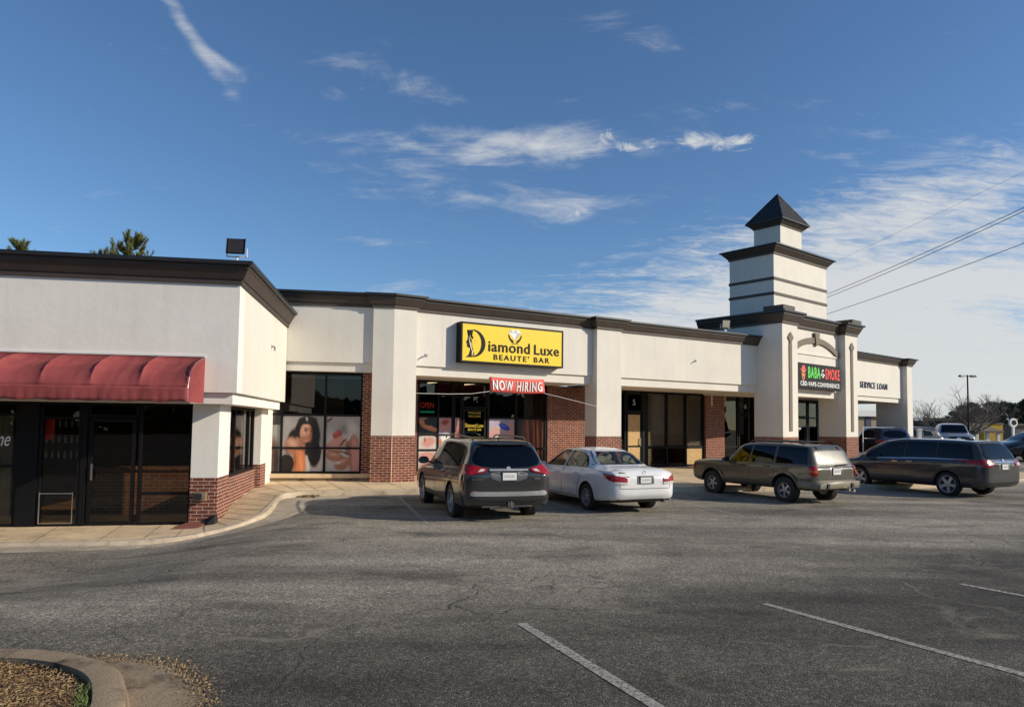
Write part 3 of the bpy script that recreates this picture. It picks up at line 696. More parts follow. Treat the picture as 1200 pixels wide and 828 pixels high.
curl2 = chaikin([(.24, .86), (.27, .70), (.31, .60), (.33, .48), (.40, .34), (.37, .20), (.355, .20), (.375, .33), (.31, .45), (.28, .58), (.25, .68)], 2)
lay(sg, BF, [(0, bowl + bowl_in), (0, [(ox + a, oz + b) for a, b in face]), (1, [(ox + a, oz + b) for a, b in curl]), (2, [(ox + a, oz + b) for a, b in curl2])], Yf, 'emblem', [M['sign_black'], M['sign_yellow'], M['sign_white']], .002)
dc, dz = ox + 2.05, oz + .97
gem = [(dc - .25, dz + .10), (dc - .16, dz + .20), (dc + .16, dz + .20), (dc + .25, dz + .10), (dc, dz - .16)]
fac = [[(dc - .16, dz + .20), (dc - .08, dz + .10), (dc - .25, dz + .10)], [(dc + .02, dz + .20), (dc + .10, dz + .10), (dc - .06, dz + .10)], [(dc + .08, dz + .10), (dc + .25, dz + .10), (dc, dz - .16)]]
hand = lambda s: chaikin([(dc + s * .05, dz - .27), (dc + s * .06, dz - .18), (dc + s * .18, dz - .11), (dc + s * .24, dz + .02), (dc + s * .28, dz + .04), (dc + s * .25, dz - .10), (dc + s * .16, dz - .22)], 1)
lay(sg, BF, [(0, gem)] + [(1, f) for f in fac] + [(2, hand(-1)), (2, hand(1)), (2, [(dc - .14, dz - .29), (dc + .14, dz - .29), (dc + .14, dz - .275), (dc - .14, dz - .275)])], Yf, 'emblem', [M['sign_white'], M['sign_grey'], M['sign_black']])

sb = thing('shop_sign', 'black smoke shop sign with green and red letters under the tower arch', 'shop sign', TF)
MB().box(1.34, 5.36, .07, .347, 3.79, 4.94).build('cabinet', M['sign_black'], sb)
m = MB(); m.box(1.38, 5.32, .062, .068, 3.83, 4.90); m.build('face_panel', M['sign_black'], sb)
Yb = .058
fit_text('BABA', 2.28, 3.40, 4.28, 4.80, 'lettering', M['sign_green'], sb, TF, Yb, .045, .006, spacing=1.16)
fit_text('SMOKE', 3.86, 5.26, 4.28, 4.80, 'lettering', M['sign_red'], sb, TF, Yb, .045, .006, spacing=1.16)
fit_text('-G-', 3.44, 3.82, 4.34, 4.74, 'lettering', M['sign_white'], sb, TF, Yb, .03, .006)
fit_text('CBD-VAPE-CONVENIENCE', 1.60, 5.22, 3.91, 4.12, 'lettering', M['sign_white'], sb, TF, Yb, .03, .006, spacing=1.16)
m_ = lambda p: [(1.88 + a, 4.5 + b) for a, b in p]
lay(sb, TF, [(0, m_([(-.14, .12), (-.16, -.06), (-.10, -.28), (0, -.40), (.10, -.28), (.16, -.06), (.14, .12)])), (1, m_([(-.30, .14), (-.15, .17), (.15, .17), (.30, .14), (.16, .09), (-.16, .09)])), (1, m_([(-.15, .16), (-.12, .33), (-.03, .29), (.05, .34), (.12, .31), (.15, .16)])),
             (2, m_([(-.12, .02), (-.03, .0), (-.04, -.05), (-.11, -.04)])), (2, m_([(.12, .02), (.03, .0), (.04, -.05), (.11, -.04)])), (3, m_([(-.10, -.16), (.10, -.16), (.05, -.22), (0, -.34), (-.05, -.22)]))], Yb + .003, 'emblem', [M['sign_orange'], M['banner_red'], M['sign_black'], M['trim_brown']])
ls = thing('sign_lettering', 'dark navy raised letters on the white fascia of the loan office', 'sign lettering', TF)
fit_text('SERVICE LOAN', 9.3, 12.55, 4.17, 4.50, 'lettering', M['navy'], ls, TF, .925, .008, .012, spacing=1.25)

bn = thing('hiring_banner', 'red fabric banner with white hiring notice hanging under the yellow sign', 'banner', BF)
rows = []
for i in range(25):
    t = i / 24; x = 3.68 + 2.26 * t; sag = -.045 * math.sin(math.pi * t)
    rows.append([(x, .30 + .025 * math.sin(7 * t + k * .8), 3.64 + sag * .8 - .50 * k / 5) for k in range(6)])
bb = MB().grid(rows); o = bb.build('cloth', M['banner_red'], bn, BF, smooth=True, fix=False); so = o.modifiers.new('thick', 'SOLIDIFY'); so.thickness = .004; so.offset = 0
lt = fit_text('NOW HIRING', 3.78, 5.84, 3.20, 3.55, 'lettering', M['sign_white'], bn, BF, .28, .032, .003, spacing=1.25)
for v in lt.data.vertices:
    t = (v.co.x - 3.68) / 2.26; k = (3.64 - v.co.z) / .5 * 5; v.co.y += .30 + .025 * math.sin(7 * t + k * .8) - .304; v.co.z += -.036 * math.sin(math.pi * t)
m = MB(); ra = [(3.70, .30, 3.14), (2.9, .2, 3.02), (2.0, .08, 2.98), (.80, .02, 2.96)]; rb = [(5.92, .30, 3.14), (6.8, .2, 2.98), (8.08, .02, 2.72)]
m.path_tube(ra, .007, 5); m.path_tube(rb, .007, 5); m.build('rope', M['white_plastic'], bn)

def floodlight(fr, x, y, z, yaw, label, s=1.0, tilt=15, lens='lens_glass'):
    f2 = Frame(*(fr.w(x, y).to_2d()), math.degrees(fr.a) + yaw, z)
    t = thing('floodlight', label, 'floodlight', f2, 'floodlights on the parapet')
    m = MB(); m.box(-.05, .05, -.05, .05, 0, .06); m.tube((0, 0, .06), (0, 0, .14), .025); m.box(-.20 * s, .20 * s, -.012, .012, .13, .15); m.box(-.215 * s, -.20 * s, -.02, .02, .13, .32); m.box(.20 * s, .215 * s, -.02, .02, .13, .32); m.build('bracket', M['white_plastic'], t)
    h = MB(); w, hh, dd = .195 * s, .17 * s, .10; c, sn = math.cos(R(tilt)), math.sin(R(tilt))
    def tp(p): return (p[0], p[1] * c + p[2] * sn, -p[1] * sn + p[2] * c + .33)
    h.add([tp(p) for p in ((-w, -dd, -hh), (w, -dd, -hh), (w, -dd, hh), (-w, -dd, hh), (-w * .6, dd, -hh * .6), (w * .6, dd, -hh * .6), (w * .6, dd, hh * .6), (-w * .6, dd, hh * .6))], [(0, 1, 2, 3), (7, 6, 5, 4), (1, 0, 4, 5), (2, 1, 5, 6), (3, 2, 6, 7), (0, 3, 7, 4)])
    for a in (-1, 1): h.add([tp(p) for p in ((a * w, -dd - .02, -hh), (a * (w - .025), -dd - .02, -hh), (a * (w - .025), -dd - .02, hh), (a * w, -dd - .02, hh), (a * w, -dd + .001, -hh), (a * (w - .025), -dd + .001, -hh), (a * (w - .025), -dd + .001, hh), (a * w, -dd + .001, hh))], [(0, 1, 2, 3), (4, 7, 6, 5), (0, 3, 7, 4), (1, 5, 6, 2), (3, 2, 6, 7), (0, 4, 5, 1)])
    hh_ = h.build('housing', M['frame_black'], t)
    l = MB(); l.add([tp(p) for p in ((-w + .03, -dd - .012, -hh + .02), (w - .03, -dd - .012, -hh + .02), (w - .03, -dd - .012, hh - .02), (-w + .03, -dd - .012, hh - .02), (-w + .03, -dd - .002, -hh + .02), (w - .03, -dd - .002, -hh + .02), (w - .03, -dd - .002, hh - .02), (-w + .03, -dd - .002, hh - .02))], [(0, 1, 2, 3), (7, 6, 5, 4), (0, 4, 5, 1), (1, 5, 6, 2), (2, 6, 7, 3), (3, 7, 4, 0)])
    l.build('lens', M[lens], hh_)
    return t
floodlight(KF, -.10, .05, 5.39, -4, 'black floodlight standing on the parapet corner of the red awning shop', 1.0, 8, 'lens_dark')
floodlight(BF, 15.0, .0, 6.07, -22, 'floodlight with pale sunlit lens beside the left flank of the tower', 1.0, -10)
floodlight(TF, 7.75, .9, 6.04, 62, 'floodlight tilted sideways on the loan office parapet beside the tower', 1.0, -12)
def stub(fr, x, y, z, label, axis='y'):
    m = MB()
    pts = [(x, y, z), (x - .02, y - .05, z), (x - .10, y - .10, z - .03), (x - .16, y - .11, z - .09)] if axis == 'y' else [(x, y, z), (x + .06, y, z), (x + .09, y - .05, z - .03), (x + .09, y - .05, z - .12)]
    m.path_tube(pts, .022, 8); m.lathe([(-.004, 0), (-.004, .05), (.012, .05), (.012, 0)], 12, 'x', pts[0]) if axis != 'y' else m.box(x - .05, x + .05, y - .012, y, z - .05, z + .05)
    o = m.build('conduit_stub', M['metal_grey'], None, fr); tag(o, label, 'conduit', 'capped conduit stubs on the fascias'); return o
stub(BF, 1.22, .25, 4.22, 'bent conduit stub on the fascia between the brick corner pier and the yellow sign')
stub(BF, 13.5, .25, 4.76, 'bent conduit stub in the middle of the blank fascia of the vacant unit')
stub(KF, 0, 4.15, 4.03, 'short conduit stub on the sunlit blank side of the corner shop', 'x')

# window posters -----------------------------------------------------------------
GREY, BLK, SKIN, SKL, ORG, PNK, RED, PALE, BLU, LIL, BRN, LIP = ((.33, .31, .30), (.014, .012, .012), (.36, .165, .105), (.52, .30, .215), (.52, .19, .08), (.54, .26, .23), (.36, .075, .065), (.55, .50, .47), (.02, .05, .42), (.42, .36, .46), (.15, .05, .03), (.34, .09, .085))
def soft_poster(fr, x0, x1, z0, z1, y, bg, spots, label):
    """a printed photograph: soft-edged tones laid over one another on one flat sheet; spots: (colour, u, v, ru, rv, turn in degrees, edge softness)"""
    o = MB().box(x0, x1, y - .002, y, z0, z1).build('window_poster', [], None, fr); me = o.data; uv = me.uv_layers[0]
    for p in me.polygons:
        for li in p.loop_indices:
            c = me.vertices[me.loops[li].vertex_index].co; uv.data[li].uv = ((c.x - x0) / (x1 - x0), (c.z - z0) / (z1 - z0))
    m, nt, b = new_mat('print_' + label.split()[-1]); uvn = coord(nt, 'UV')
    nz = N(nt, 'ShaderNodeTexNoise'); nz.inputs['Scale'].default_value = 5; nz.inputs['Detail'].default_value = 4; nt.links.new(uvn, nz.inputs['Vector'])
    v1 = N(nt, 'ShaderNodeVectorMath', operation='SUBTRACT'); nt.links.new(nz.outputs['Color'], v1.inputs[0]); v1.inputs[1].default_value = (.5, .5, .5)
    v2 = N(nt, 'ShaderNodeVectorMath', operation='SCALE'); nt.links.new(v1.outputs[0], v2.inputs[0]); v2.inputs['Scale'].default_value = .07
    v3 = N(nt, 'ShaderNodeVectorMath', operation='ADD'); nt.links.new(uvn, v3.inputs[0]); nt.links.new(v2.outputs[0], v3.inputs[1])
    colr = mix(nt, 1.0, (*bg, 1), ramp(nt, noise(nt, 1.6, 4, .6, uvn), [(.3, .7), (.7, 1.15)]), 'MULTIPLY')
    for (c, u, v, ru, rv, turn, soft) in spots:
        mp_ = N(nt, 'ShaderNodeMapping', vector_type='TEXTURE'); nt.links.new(v3.outputs[0] if ru > .03 else uvn, mp_.inputs[0]); mp_.inputs['Location'].default_value = (u, v, 0); mp_.inputs['Rotation'].default_value = (0, 0, R(turn)); mp_.inputs['Scale'].default_value = (ru, rv, 1)
        ln = N(nt, 'ShaderNodeVectorMath', operation='LENGTH'); nt.links.new(mp_.outputs[0], ln.inputs[0])
        mr = N(nt, 'ShaderNodeMapRange', interpolation_type='SMOOTHSTEP'); nt.links.new(ln.outputs['Value'], mr.inputs[0]); mr.inputs[1].default_value = 1 + soft * .5; mr.inputs[2].default_value = 1 - soft
        colr = mix(nt, mr.outputs[0], colr, (*c, 1))
    nt.links.new(colr, b.inputs['Base Color']); b.inputs['Roughness'].default_value = .3
    me.materials.clear(); me.materials.append(m); tag(o, label, 'poster', 'printed posters in the salon windows'); return o
DK = lambda c, k: tuple(q * k for q in c)
strands = []; hr = random.Random(8)
for k in range(16): strands.append((BLK, .60 + .34 * hr.random(), .30 + .16 * hr.random(), .012 + .012 * hr.random(), .10 + .12 * hr.random(), hr.uniform(-14, 10), .5))
soft_poster(AF, -3.40, -2.15, .43, 2.19, .742, GREY, [
    (PALE, .80, .18, .30, .30, 0, .8), (BLK, .60, .64, .335, .36, 8, .12), (BLK, .77, .36, .17, .30, 8, .2), (BLK, .22, .55, .13, .27, -24, .3)] + strands + [
    (SKIN, .30, .455, .27, .18, -12, .25), (SKL, .25, .51, .15, .08, -20, .8), (DK(SKIN, .7), .44, .38, .10, .14, 0, .8),
    (ORG, .42, .155, .17, .29, 6, .2), (DK(ORG, 1.35), .47, .12, .055, .24, 6, .9), (DK(ORG, .5), .31, .18, .05, .22, 0, .9),
    (DK(SKIN, .62), .52, .57, .10, .09, 0, .5), (SKIN, .565, .70, .165, .185, -8, .14), (SKL, .50, .74, .085, .11, 0, .9), (DK(SKIN, .6), .69, .66, .055, .14, -8, .8), (SKL, .56, .82, .08, .04, 0, .9), (DK(SKIN, .75), .50, .60, .09, .04, 20, .9),
    (DK(SKIN, .5), .555, .752, .060, .028, 0, .9), (DK(SKIN, .5), .70, .735, .040, .024, 0, .9), (BLK, .558, .750, .030, .010, 0, .5), (BLK, .70, .733, .022, .009, 0, .5), (BLK, .555, .790, .055, .009, -6, .7), (BLK, .70, .772, .035, .008, 8, .7),
    (SKL, .635, .70, .014, .05, 6, .9), (DK(SKIN, .45), .645, .652, .026, .012, 0, .8), (LIP, .615, .603, .050, .020, -4, .4), (DK(LIP, .4), .615, .605, .045, .004, -4, .6),
    (BLK, .60, .925, .25, .075, 0, .3), (BLK, .37, .77, .055, .19, -20, .35), (BLK, .80, .77, .085, .19, 6, .3), (GREY, .58, .95, .03, .05, 20, .9), (BLK, .10, .12, .19, .20, -20, .12)],
    'poster of a long-haired woman in a black top left of the brick corner pier')
soft_poster(AF, -2.07, -1.02, .43, 2.19, .742, PALE, [
    (GREY, .45, .90, .75, .26, 0, .6), (DK(GREY, .55), .62, .80, .30, .10, 10, .9), (BRN, .09, .94, .12, .025, 25, .5), (PALE, .80, .78, .25, .16, -20, .8),
    (PNK, .24, .52, .32, .090, 24, .25), (SKL, .20, .54, .22, .035, 24, .9), (RED, .33, .68, .15, .070, 14, .25), (DK(RED, 1.7), .30, .70, .08, .022, 14, .9),
    (SKL, .38, .45, .26, .095, 28, .25), (PNK, .42, .50, .18, .03, 28, .9), (BRN, .50, .53, .16, .028, 36, .6), (SKIN, .78, .49, .21, .19, 20, .25), (DK(SKIN, .55), .66, .42, .10, .12, 20, .9), (PALE, .70, .63, .11, .038, 40, .35), (PNK, .84, .55, .08, .12, 10, .9),
    (PNK, .88, .22, .19, .34, 8, .25), (DK(PNK, .6), .74, .22, .05, .30, 8, .9), (SKL, .92, .28, .05, .22, 8, .9), (DK(SKIN, .5), .30, .37, .30, .022, -4, .6),
    (SKIN, .25, .28, .26, .105, -6, .2), (SKL, .24, .31, .18, .035, -6, .9), (DK(SKIN, .5), .48, .22, .08, .07, 30, .8), (SKIN, .51, .15, .25, .115, 12, .2), (SKL, .50, .19, .16, .035, 12, .9), (PALE, .37, .165, .085, .032, 12, .4), (BRN, .62, .33, .16, .022, -12, .6)],
    'poster of hands with painted nails in the window next to the brick corner pier')
soft_poster(AF, -4.5, -3.48, .43, 1.9, .742, GREY, [(BRN, .68, .3, .30, .55, 6, .3), (DK(BRN, 2), .60, .4, .05, .4, 8, .9), (BLK, .9, .2, .12, .5, 0, .8)], 'poster of long brown hair half hidden behind the corner shop side')
ys = W + .042
soft_poster(BF, 2.02, 2.76, 1.08, 2.22, ys, BLK, [(PALE, .5, .18, .8, .27, 0, .15), (ORG, .62, .66, .48, .085, -10, .25), (DK(ORG, 1.4), .62, .69, .40, .03, -10, .9), (ORG, .18, .84, .20, .12, -35, .3), (PNK, .55, .22, .40, .17, 10, .5), (DK(SKIN, .6), .35, .30, .06, .09, 0, .6), (SKIN, .25, .97, .25, .07, 10, .4)], 'salon poster of an orange-lit hand in the far left window pane')
soft_poster(BF, 2.82, 3.36, 1.08, 2.22, ys, LIL, [(PNK, .5, .82, .6, .30, 0, .3), (RED, .5, .86, .34, .10, 4, .4), (DK(RED, .4), .5, .86, .3, .015, 4, .6), ((.72, .72, .70), .5, .24, .40, .30, 0, .3), (ORG, .14, .20, .16, .14, 0, .6)], 'pink and white salon poster beside the picture with the orange arm')
soft_poster(BF, 3.47, 3.70, .9, 2.22, ys, PNK, [(RED, .6, .5, .42, .18, 20, .5), (PALE, .5, .1, .7, .18, 0, .4)], 'narrow pink salon poster in the sidelight left of the door')
soft_poster(BF, 2.02, 3.36, .38, 1.0, ys, PALE, [(PNK, .3, .6, .35, .42, 10, .4), (RED, .3, .12, .26, .2, 0, .5), (SKL, .75, .4, .2, .4, -20, .6)], 'low strip poster at the foot of the left salon panes')
soft_poster(BF, 4.92, 6.06, 1.12, 2.22, ys, LIL, [(PNK, .22, .25, .38, .36, 0, .4), (PALE, .32, .18, .26, .26, 0, .5), (PNK, .86, .48, .26, .44, 10, .4), (SKL, .84, .6, .12, .2, 10, .9), (BLU, .60, .72, .25, .105, -24, .2), ((.12, .2, .75), .56, .76, .14, .03, -24, .9), (SKL, .30, .62, .2, .08, -24, .6)], 'salon poster with a bright blue painted nail right of the doorway')
soft_poster(BF, 6.20, 7.46, .40, 2.22, ys, BLK, [(BRN, .55, .62, .44, .60, 4, .3), (DK(BRN, 2.2), .38, .7, .05, .45, 6, .8), (DK(BRN, 2.6), .62, .6, .04, .5, 4, .8), (ORG, .76, .5, .045, .5, 3, .5), (DK(BRN, .4), .50, .6, .03, .5, 5, .8), (DK(BRN, .4), .69, .6, .03, .5, 3, .8)], 'salon poster of flowing auburn hair beside the brick shopfront')
dt = thing('door_lettering', 'gold salon lettering on the dark glass door behind the grey SUV', 'lettering', BF)
fit_text('Diamond Luxe', 3.90, 4.68, 1.88, 2.02, 'lettering', M['gold'], dt, BF, W + .03, .007, .002); fit_text("BEAUTE' BAR", 4.02, 4.60, 1.75, 1.84, 'lettering', M['gold'], dt, BF, W + .03, .006, .002)
fit_text('WALK-INS', 4.02, 4.56, 2.38, 2.46, 'lettering', M['gold'], dt, BF, W + .03, .004, .002); fit_text('WELCOME', 4.02, 4.56, 2.25, 2.33, 'lettering', M['gold'], dt, BF, W + .03, .004, .002)
emit('neon_red', (.9, .10, .06), .35); emit('neon_green', (.05, .7, .35), .3)
ns = thing('neon_sign', 'small red and green open sign inside the left salon window', 'neon sign', BF)
MB().box(2.04, 2.74, W + .14, W + .16, 2.32, 2.82).build('backing', M['sign_black'], ns)
fit_text('OPEN', 2.12, 2.66, 2.56, 2.76, 'lettering', M['neon_red'], ns, BF, W + .132, -.004, .004); MB().box(2.12, 2.68, W + .125, W + .139, 2.38, 2.46).build('underline', M['neon_green'], ns)

# small things at the foot of the corner shop
m = MB(); m.box(-.86, -.62, .26, .43, .30, .48); u = m.build('outlet_box', M['concrete_old'], None, KF); tag(u, 'small grey metal box on the brick base of the corner pillar', 'outlet box')
m = MB(); m.box(-.84, -.69, .245, .259, .32, .45); m.build('opening', M['black_plastic'], u, KF)
m = MB(); m.add([(-1.15, -.12, -.245), (-.62, -.16, -.245), (-.55, .40, -.245), (-.95, .42, -.245), (-1.12, -.10, -.19), (-.64, -.14, -.205), (-.57, .38, -.16), (-.93, .40, -.15)], [(3, 2, 1, 0), (4, 5, 6, 7), (0, 1, 5, 4), (1, 2, 6, 5), (2, 3, 7, 6), (3, 0, 4, 7)])
o = m.build('splash_block', M['splash_red'], None, KF); tag(o, 'flat reddish splash block on the pavement at the foot of the corner pillar', 'splash block')
m = MB(); m.add([(-.60, .10, -.24), (-.38, .10, -.24), (-.36, .40, -.24), (-.60, .42, -.24), (-.58, .30, -.10), (-.40, .22, .0), (-.40, .40, .02), (-.58, .42, -.08)], [(3, 2, 1, 0), (4, 5, 6, 7), (0, 1, 5, 4), (1, 2, 6, 5), (2, 3, 7, 6), (3, 0, 4, 7)])
o = m.build('drain_boot', M['black_rubber'], None, KF); tag(o, 'black rubber drain boot against the corner pillar by the splash block', 'drain boot')
# ------------------------------------------------------------------ ground, pavements, markings
def axis_vals(lo, hi, fine_lo, fine_hi, fs):
    v = [fine_lo + fs * i for i in range(int((fine_hi - fine_lo) / fs) + 1)]; s = fs; a = fine_lo
    while a > lo: s *= 1.35; a -= s; v.insert(0, max(a, lo))
    s = fs; a = v[-1]
    while a < hi: s *= 1.35; a += s; v.append(min(a, hi))
    return v
xs = axis_vals(-1500, 1500, -14, 18, .5); ysv = axis_vals(-300, 2500, 1, 34, .5)
g = MB().grid([[(x, y, ground(x, y)) for y in ysv] for x in xs]); g.f = [f[::-1] for f in g.f]
tag(g.build('parking_lot', M['asphalt'], None, WORLD, smooth=True), kind='structure')
C = [(-30, 9.6), (-9.5, 13.15), (-7.3, 13.4), (-6.2, 13.75), (-5.55, 14.7), (-5.35, 15.6), (-5.5, 16.6), (-5.95, 18.5), (-5.6, 19.15), (-4.35, 19.6), (-2.7, 20.05), (1, 20.85), (5.45, 21.95), (8, 22.45), (14, 24.3), (20, 27.3), (30, 35)]
G = [(-30, 8.6), (-9.1, 12.5), (-7.06, 13.0), (-6.2, 13.4), (-5.2, 14.3), (-4.8, 15.3), (-4.72, 16.2), (-4.9, 17.3), (-4.75, 18.1), (-4.4, 19.15), (-2.6, 19.75), (1.1, 20.55), (5.5, 21.65), (8.1, 22.15), (14.15, 24.0), (20.2, 27.0), (30.2, 34.7)]
IN = [(-30, 12.5), (-10.6, 15.6), (-8.0, 15.9), (-6.9, 15.95), (-6.72, 16.0), (-6.85, 16.9), (-7.05, 18.0), (-7.35, 19.9), (-7.7, 23.4), (-6.3, 24.4), (-5.1, 26.0), (-1.8, 28.9), (2.4, 31.6), (5.5, 34.5), (10, 38.5), (18, 44), (27, 50)]
ZC = [-.30, -.29, -.27, -.22, -.11, 0, .07, .14, .15, .15, .15, .15, .15, .15, .15, .2, .3]
ZI = [-.25, -.25, -.25, -.24, -.20, -.12, -.03, .10, .16, .16, .16, .165, .165, .165, .165, .2, .3]
def lerp(a, b, t): return tuple(p + (q - p) * t for p, q in zip(a, b))
def dens(L, n=6): return [lerp(a, b, k / n) for a, b in zip(L[:-1], L[1:]) for k in range(n)] + [L[-1]]
C3 = dens([(*p, z) for p, z in zip(C, ZC)]); I3 = dens([(*p, z) for p, z in zip(IN, ZI)]); G3 = dens([(*p, 0) for p in G])
def sm(L, n=2):
    for _ in range(n): L = [L[0]] + [tuple((a + 2 * b + c) / 4 for a, b, c in zip(L[i - 1], L[i], L[i + 1])) for i in range(1, len(L) - 1)] + [L[-1]]
    return L
C3, I3, G3 = sm(C3, 3), sm(I3, 2), sm(G3, 3)
rows = [[lerp(i3, c3, .0 + k / 8 * .985) for k in range(9)] for i3, c3 in zip(I3, C3)]
sw = MB().grid(rows).build('sidewalk', M['concrete'], None, WORLD, smooth=True); tag(sw, kind='structure')
if sum(p.normal.z for p in sw.data.polygons) < 0: sw.data.flip_normals()
# curb: rounded step between pavement and gutter
rows = []
for i3, c3, g3 in zip(I3, C3, G3):
    d = Vector((g3[0] - c3[0], g3[1] - c3[1])); d.normalize(); gz_ = ground(c3[0], c3[1]) + .012
    def P(o, z): return (c3[0] + d.x * o, c3[1] + d.y * o, z)
    top = c3[2] + .004; gz2 = min(gz_, top - .012)
    rows.append([P(-.16, top), P(-.03, top), P(-.006, top - .006), P(.008, top - .025), P(.03, gz2 + .0), P(.06, gz2 - .001)])
cb = MB().grid(rows).build('curb', M['concrete_curb'], None, WORLD, smooth=True); tag(cb, kind='structure')
if sum(p.normal.z for p in cb.data.polygons) < 0: cb.data.flip_normals()
rows = []
for c3, g3 in zip(C3, G3):
    r = []
    for k in range(7):
        t = k / 6; x = c3[0] + (g3[0] - c3[0]) * t; y = c3[1] + (g3[1] - c3[1]) * t; r.append((x, y, ground(x, y) + (.010 if k < 6 else .002)))
    rows.append(r)
gt = MB().grid(rows).build('gutter', M['concrete_gutter'], None, WORLD, smooth=True); tag(gt, kind='structure')
if sum(p.normal.z for p in gt.data.polygons) < 0: gt.data.flip_normals()
# joints across the pavement
m = MB()
for i in list(range(8, 96, 3)):
    if i >= len(I3): break
    a, b = Vector(I3[i]), Vector(C3[i]); a = a.lerp(b, .1); d = (b - a).normalized(); n = Vector((-d.y, d.x, 0)) * .009; u = Vector((0, 0, .004))
    k = 6
    for q in range(k):
        p0, p1 = a.lerp(b, q / k), a.lerp(b, (q + 1) / k); m.add([p0 - n + u, p0 + n + u, p1 + n + u, p1 - n + u], [(0, 1, 2, 3)])
tag(m.build('pavement_joint', M['concrete_old'], None, WORLD), kind='structure')
def stripe(p, q, w=.10):
    p, q = Vector(p), Vector(q); d = (q - p); n = Vector((-d.y, d.x)).normalized() * (w / 2); k = max(2, int(d.length / .4)); rows = []
    for i in range(k + 1):
        c = p.lerp(q, i / k); j = random.uniform(.85, 1.1); rows.append([(c.x + n.x * j, c.y + n.y * j, ground(c.x, c.y) + .005), (c.x - n.x * j, c.y - n.y * j, ground(c.x, c.y) + .005)])
    o = MB().grid(rows).build('stall_line', M['line_paint'], None, WORLD, fix=False)
    if o.data.polygons[0].normal.z < 0: o.data.flip_normals()
    return tag(o, kind='structure')
stripe((.12, 7.29), (1.6, 4.0), .12); stripe((2.9, 8.21), (5.4, 4.0), .11); stripe((5.87, 9.37), (9.2, 3.9), .11); stripe((8.9, 10.7), (12.2, 5.2), .11)
stripe((-2.99, 19.25), (-1.60, 14.1), .085); stripe((.55, 20.2), (2.0, 15.2), .085); stripe((3.7, 21.0), (5.3, 16.2), .085); stripe((9.6, 22.0), (11.6, 17.4), .085)
# planting island in the near left corner
IS = [(-9, 4.8), (-7, 5.5), (-5.5, 5.78), (-4.4, 5.89), (-3.85, 5.90), (-3.45, 5.80), (-3.10, 5.61), (-2.88, 5.40), (-2.70, 5.13), (-2.52, 4.80), (-2.42, 4.3), (-2.40, 2.5), (-2.40, 0)]
IS = sm([(*p, 0) for p in dens(IS, 4)], 3)
def offs(L, o):
    out = []
    for i, p in enumerate(L):
        a = L[max(0, i - 1)]; b = L[min(len(L) - 1, i + 1)]; d = Vector((b[0] - a[0], b[1] - a[1])).normalized(); out.append((p[0] - d.y * o, p[1] + d.x * o))
    return out
rows = []
for p, q in zip(IS, zip(offs(IS, -.20), offs(IS, -.03), offs(IS, .0), offs(IS, .03))):
    gz_ = ground(p[0], p[1])
    i0, i1, i2, i3 = q; rows.append([(*i0, gz_ + .02), (*i0, gz_ + .125), (*i1, gz_ + .14), (*i2, gz_ + .125), (*i3, gz_ + .002)])
o = MB().grid(rows).build('island_curb', M['concrete_old'], None, WORLD, smooth=True); tag(o, kind='structure')
if sum(p.normal.z for p in o.data.polygons) < 0: o.data.flip_normals()
bed = offs(IS, -.19); rows = []
for p in bed: rows.append([(p[0] + (-6.2 - p[0]) * k / 8, p[1] + (1.5 - p[1]) * k / 8, .04 + .06 * S(k / 3) + .012 * math.sin(k * 9 + p[0] * 20)) for k in range(9)])
plain('mulch', (.20, .135, .07), .95, var=.5, vscale=22)
o = MB().grid(rows).build('planting_bed', M['mulch'], None, WORLD, smooth=True); tag(o, kind='structure')
if sum(p.normal.z for p in o.data.polygons) < 0: o.data.flip_normals()
plain('straw', (.30, .20, .10), .9, var=.5, vscale=40); plain('blade_green', (.10, .15, .03), .7, var=.3, vscale=30); plain('leaf_dry', (.17, .095, .04), .9, var=.5, vscale=40)
m = MB(); rnd = random.Random(3)
def bedz(x, y): return .085
for _ in range(42000):
    x = rnd.uniform(-5.6, -2.55); y = rnd.uniform(3.6, 5.85)
    # keep inside the curb
    best = min(bed, key=lambda p: (p[0] - x) ** 2 + (p[1] - y) ** 2)
    if (x - best[0]) * (best[0] + 6.2) + (y - best[1]) * (best[1] - 1.5) > 0: continue
    a = rnd.uniform(0, 6.28); l = rnd.uniform(.012, .04); w = rnd.uniform(.001, .0035); t = rnd.uniform(-.5, .5); z = .055 + rnd.uniform(0, .04) + .06 * S(math.hypot(x - best[0], y - best[1]) / 1.2)
    dx, dy = math.cos(a) * l, math.sin(a) * l; nx, ny = -math.sin(a) * w, math.cos(a) * w; dz = t * l
    m.add([(x - nx, y - ny, z), (x + nx, y + ny, z + .004), (x + dx + nx, y + dy + ny, z + dz + .004), (x + dx - nx, y + dy - ny, z + dz)], [(0, 1, 2, 3)], 0 if rnd.random() < .62 else 1)
tag(m.build('pine_straw', [M['straw'], M['leaf_dry']], None, WORLD, fix=False), 'brown dry straw mulch covering the planting island in the near corner', 'mulch', kind='stuff')
m = MB()
for _ in range(900):
    i = rnd.randrange(len(bed)); p = bed[i]
    if not (-2.98 < p[0] < -2.4 and 3.8 < p[1] < 5.5): continue
    x = p[0] - rnd.uniform(0, .10); y = p[1] - rnd.uniform(0, .06); a = rnd.uniform(0, 6.28); h = rnd.uniform(.03, .085); w = .004
    tx, ty = x + rnd.uniform(-.04, .04), y + rnd.uniform(-.04, .04)
    m.add([(x - w * math.cos(a), y - w * math.sin(a), .08), (x + w * math.cos(a), y + w * math.sin(a), .08), (tx, ty, .09 + h)], [(0, 1, 2)])
tag(m.build('grass', M['blade_green'], None, WORLD, fix=False), 'green grass tufts along the inner edge of the island curb', 'grass', kind='stuff')
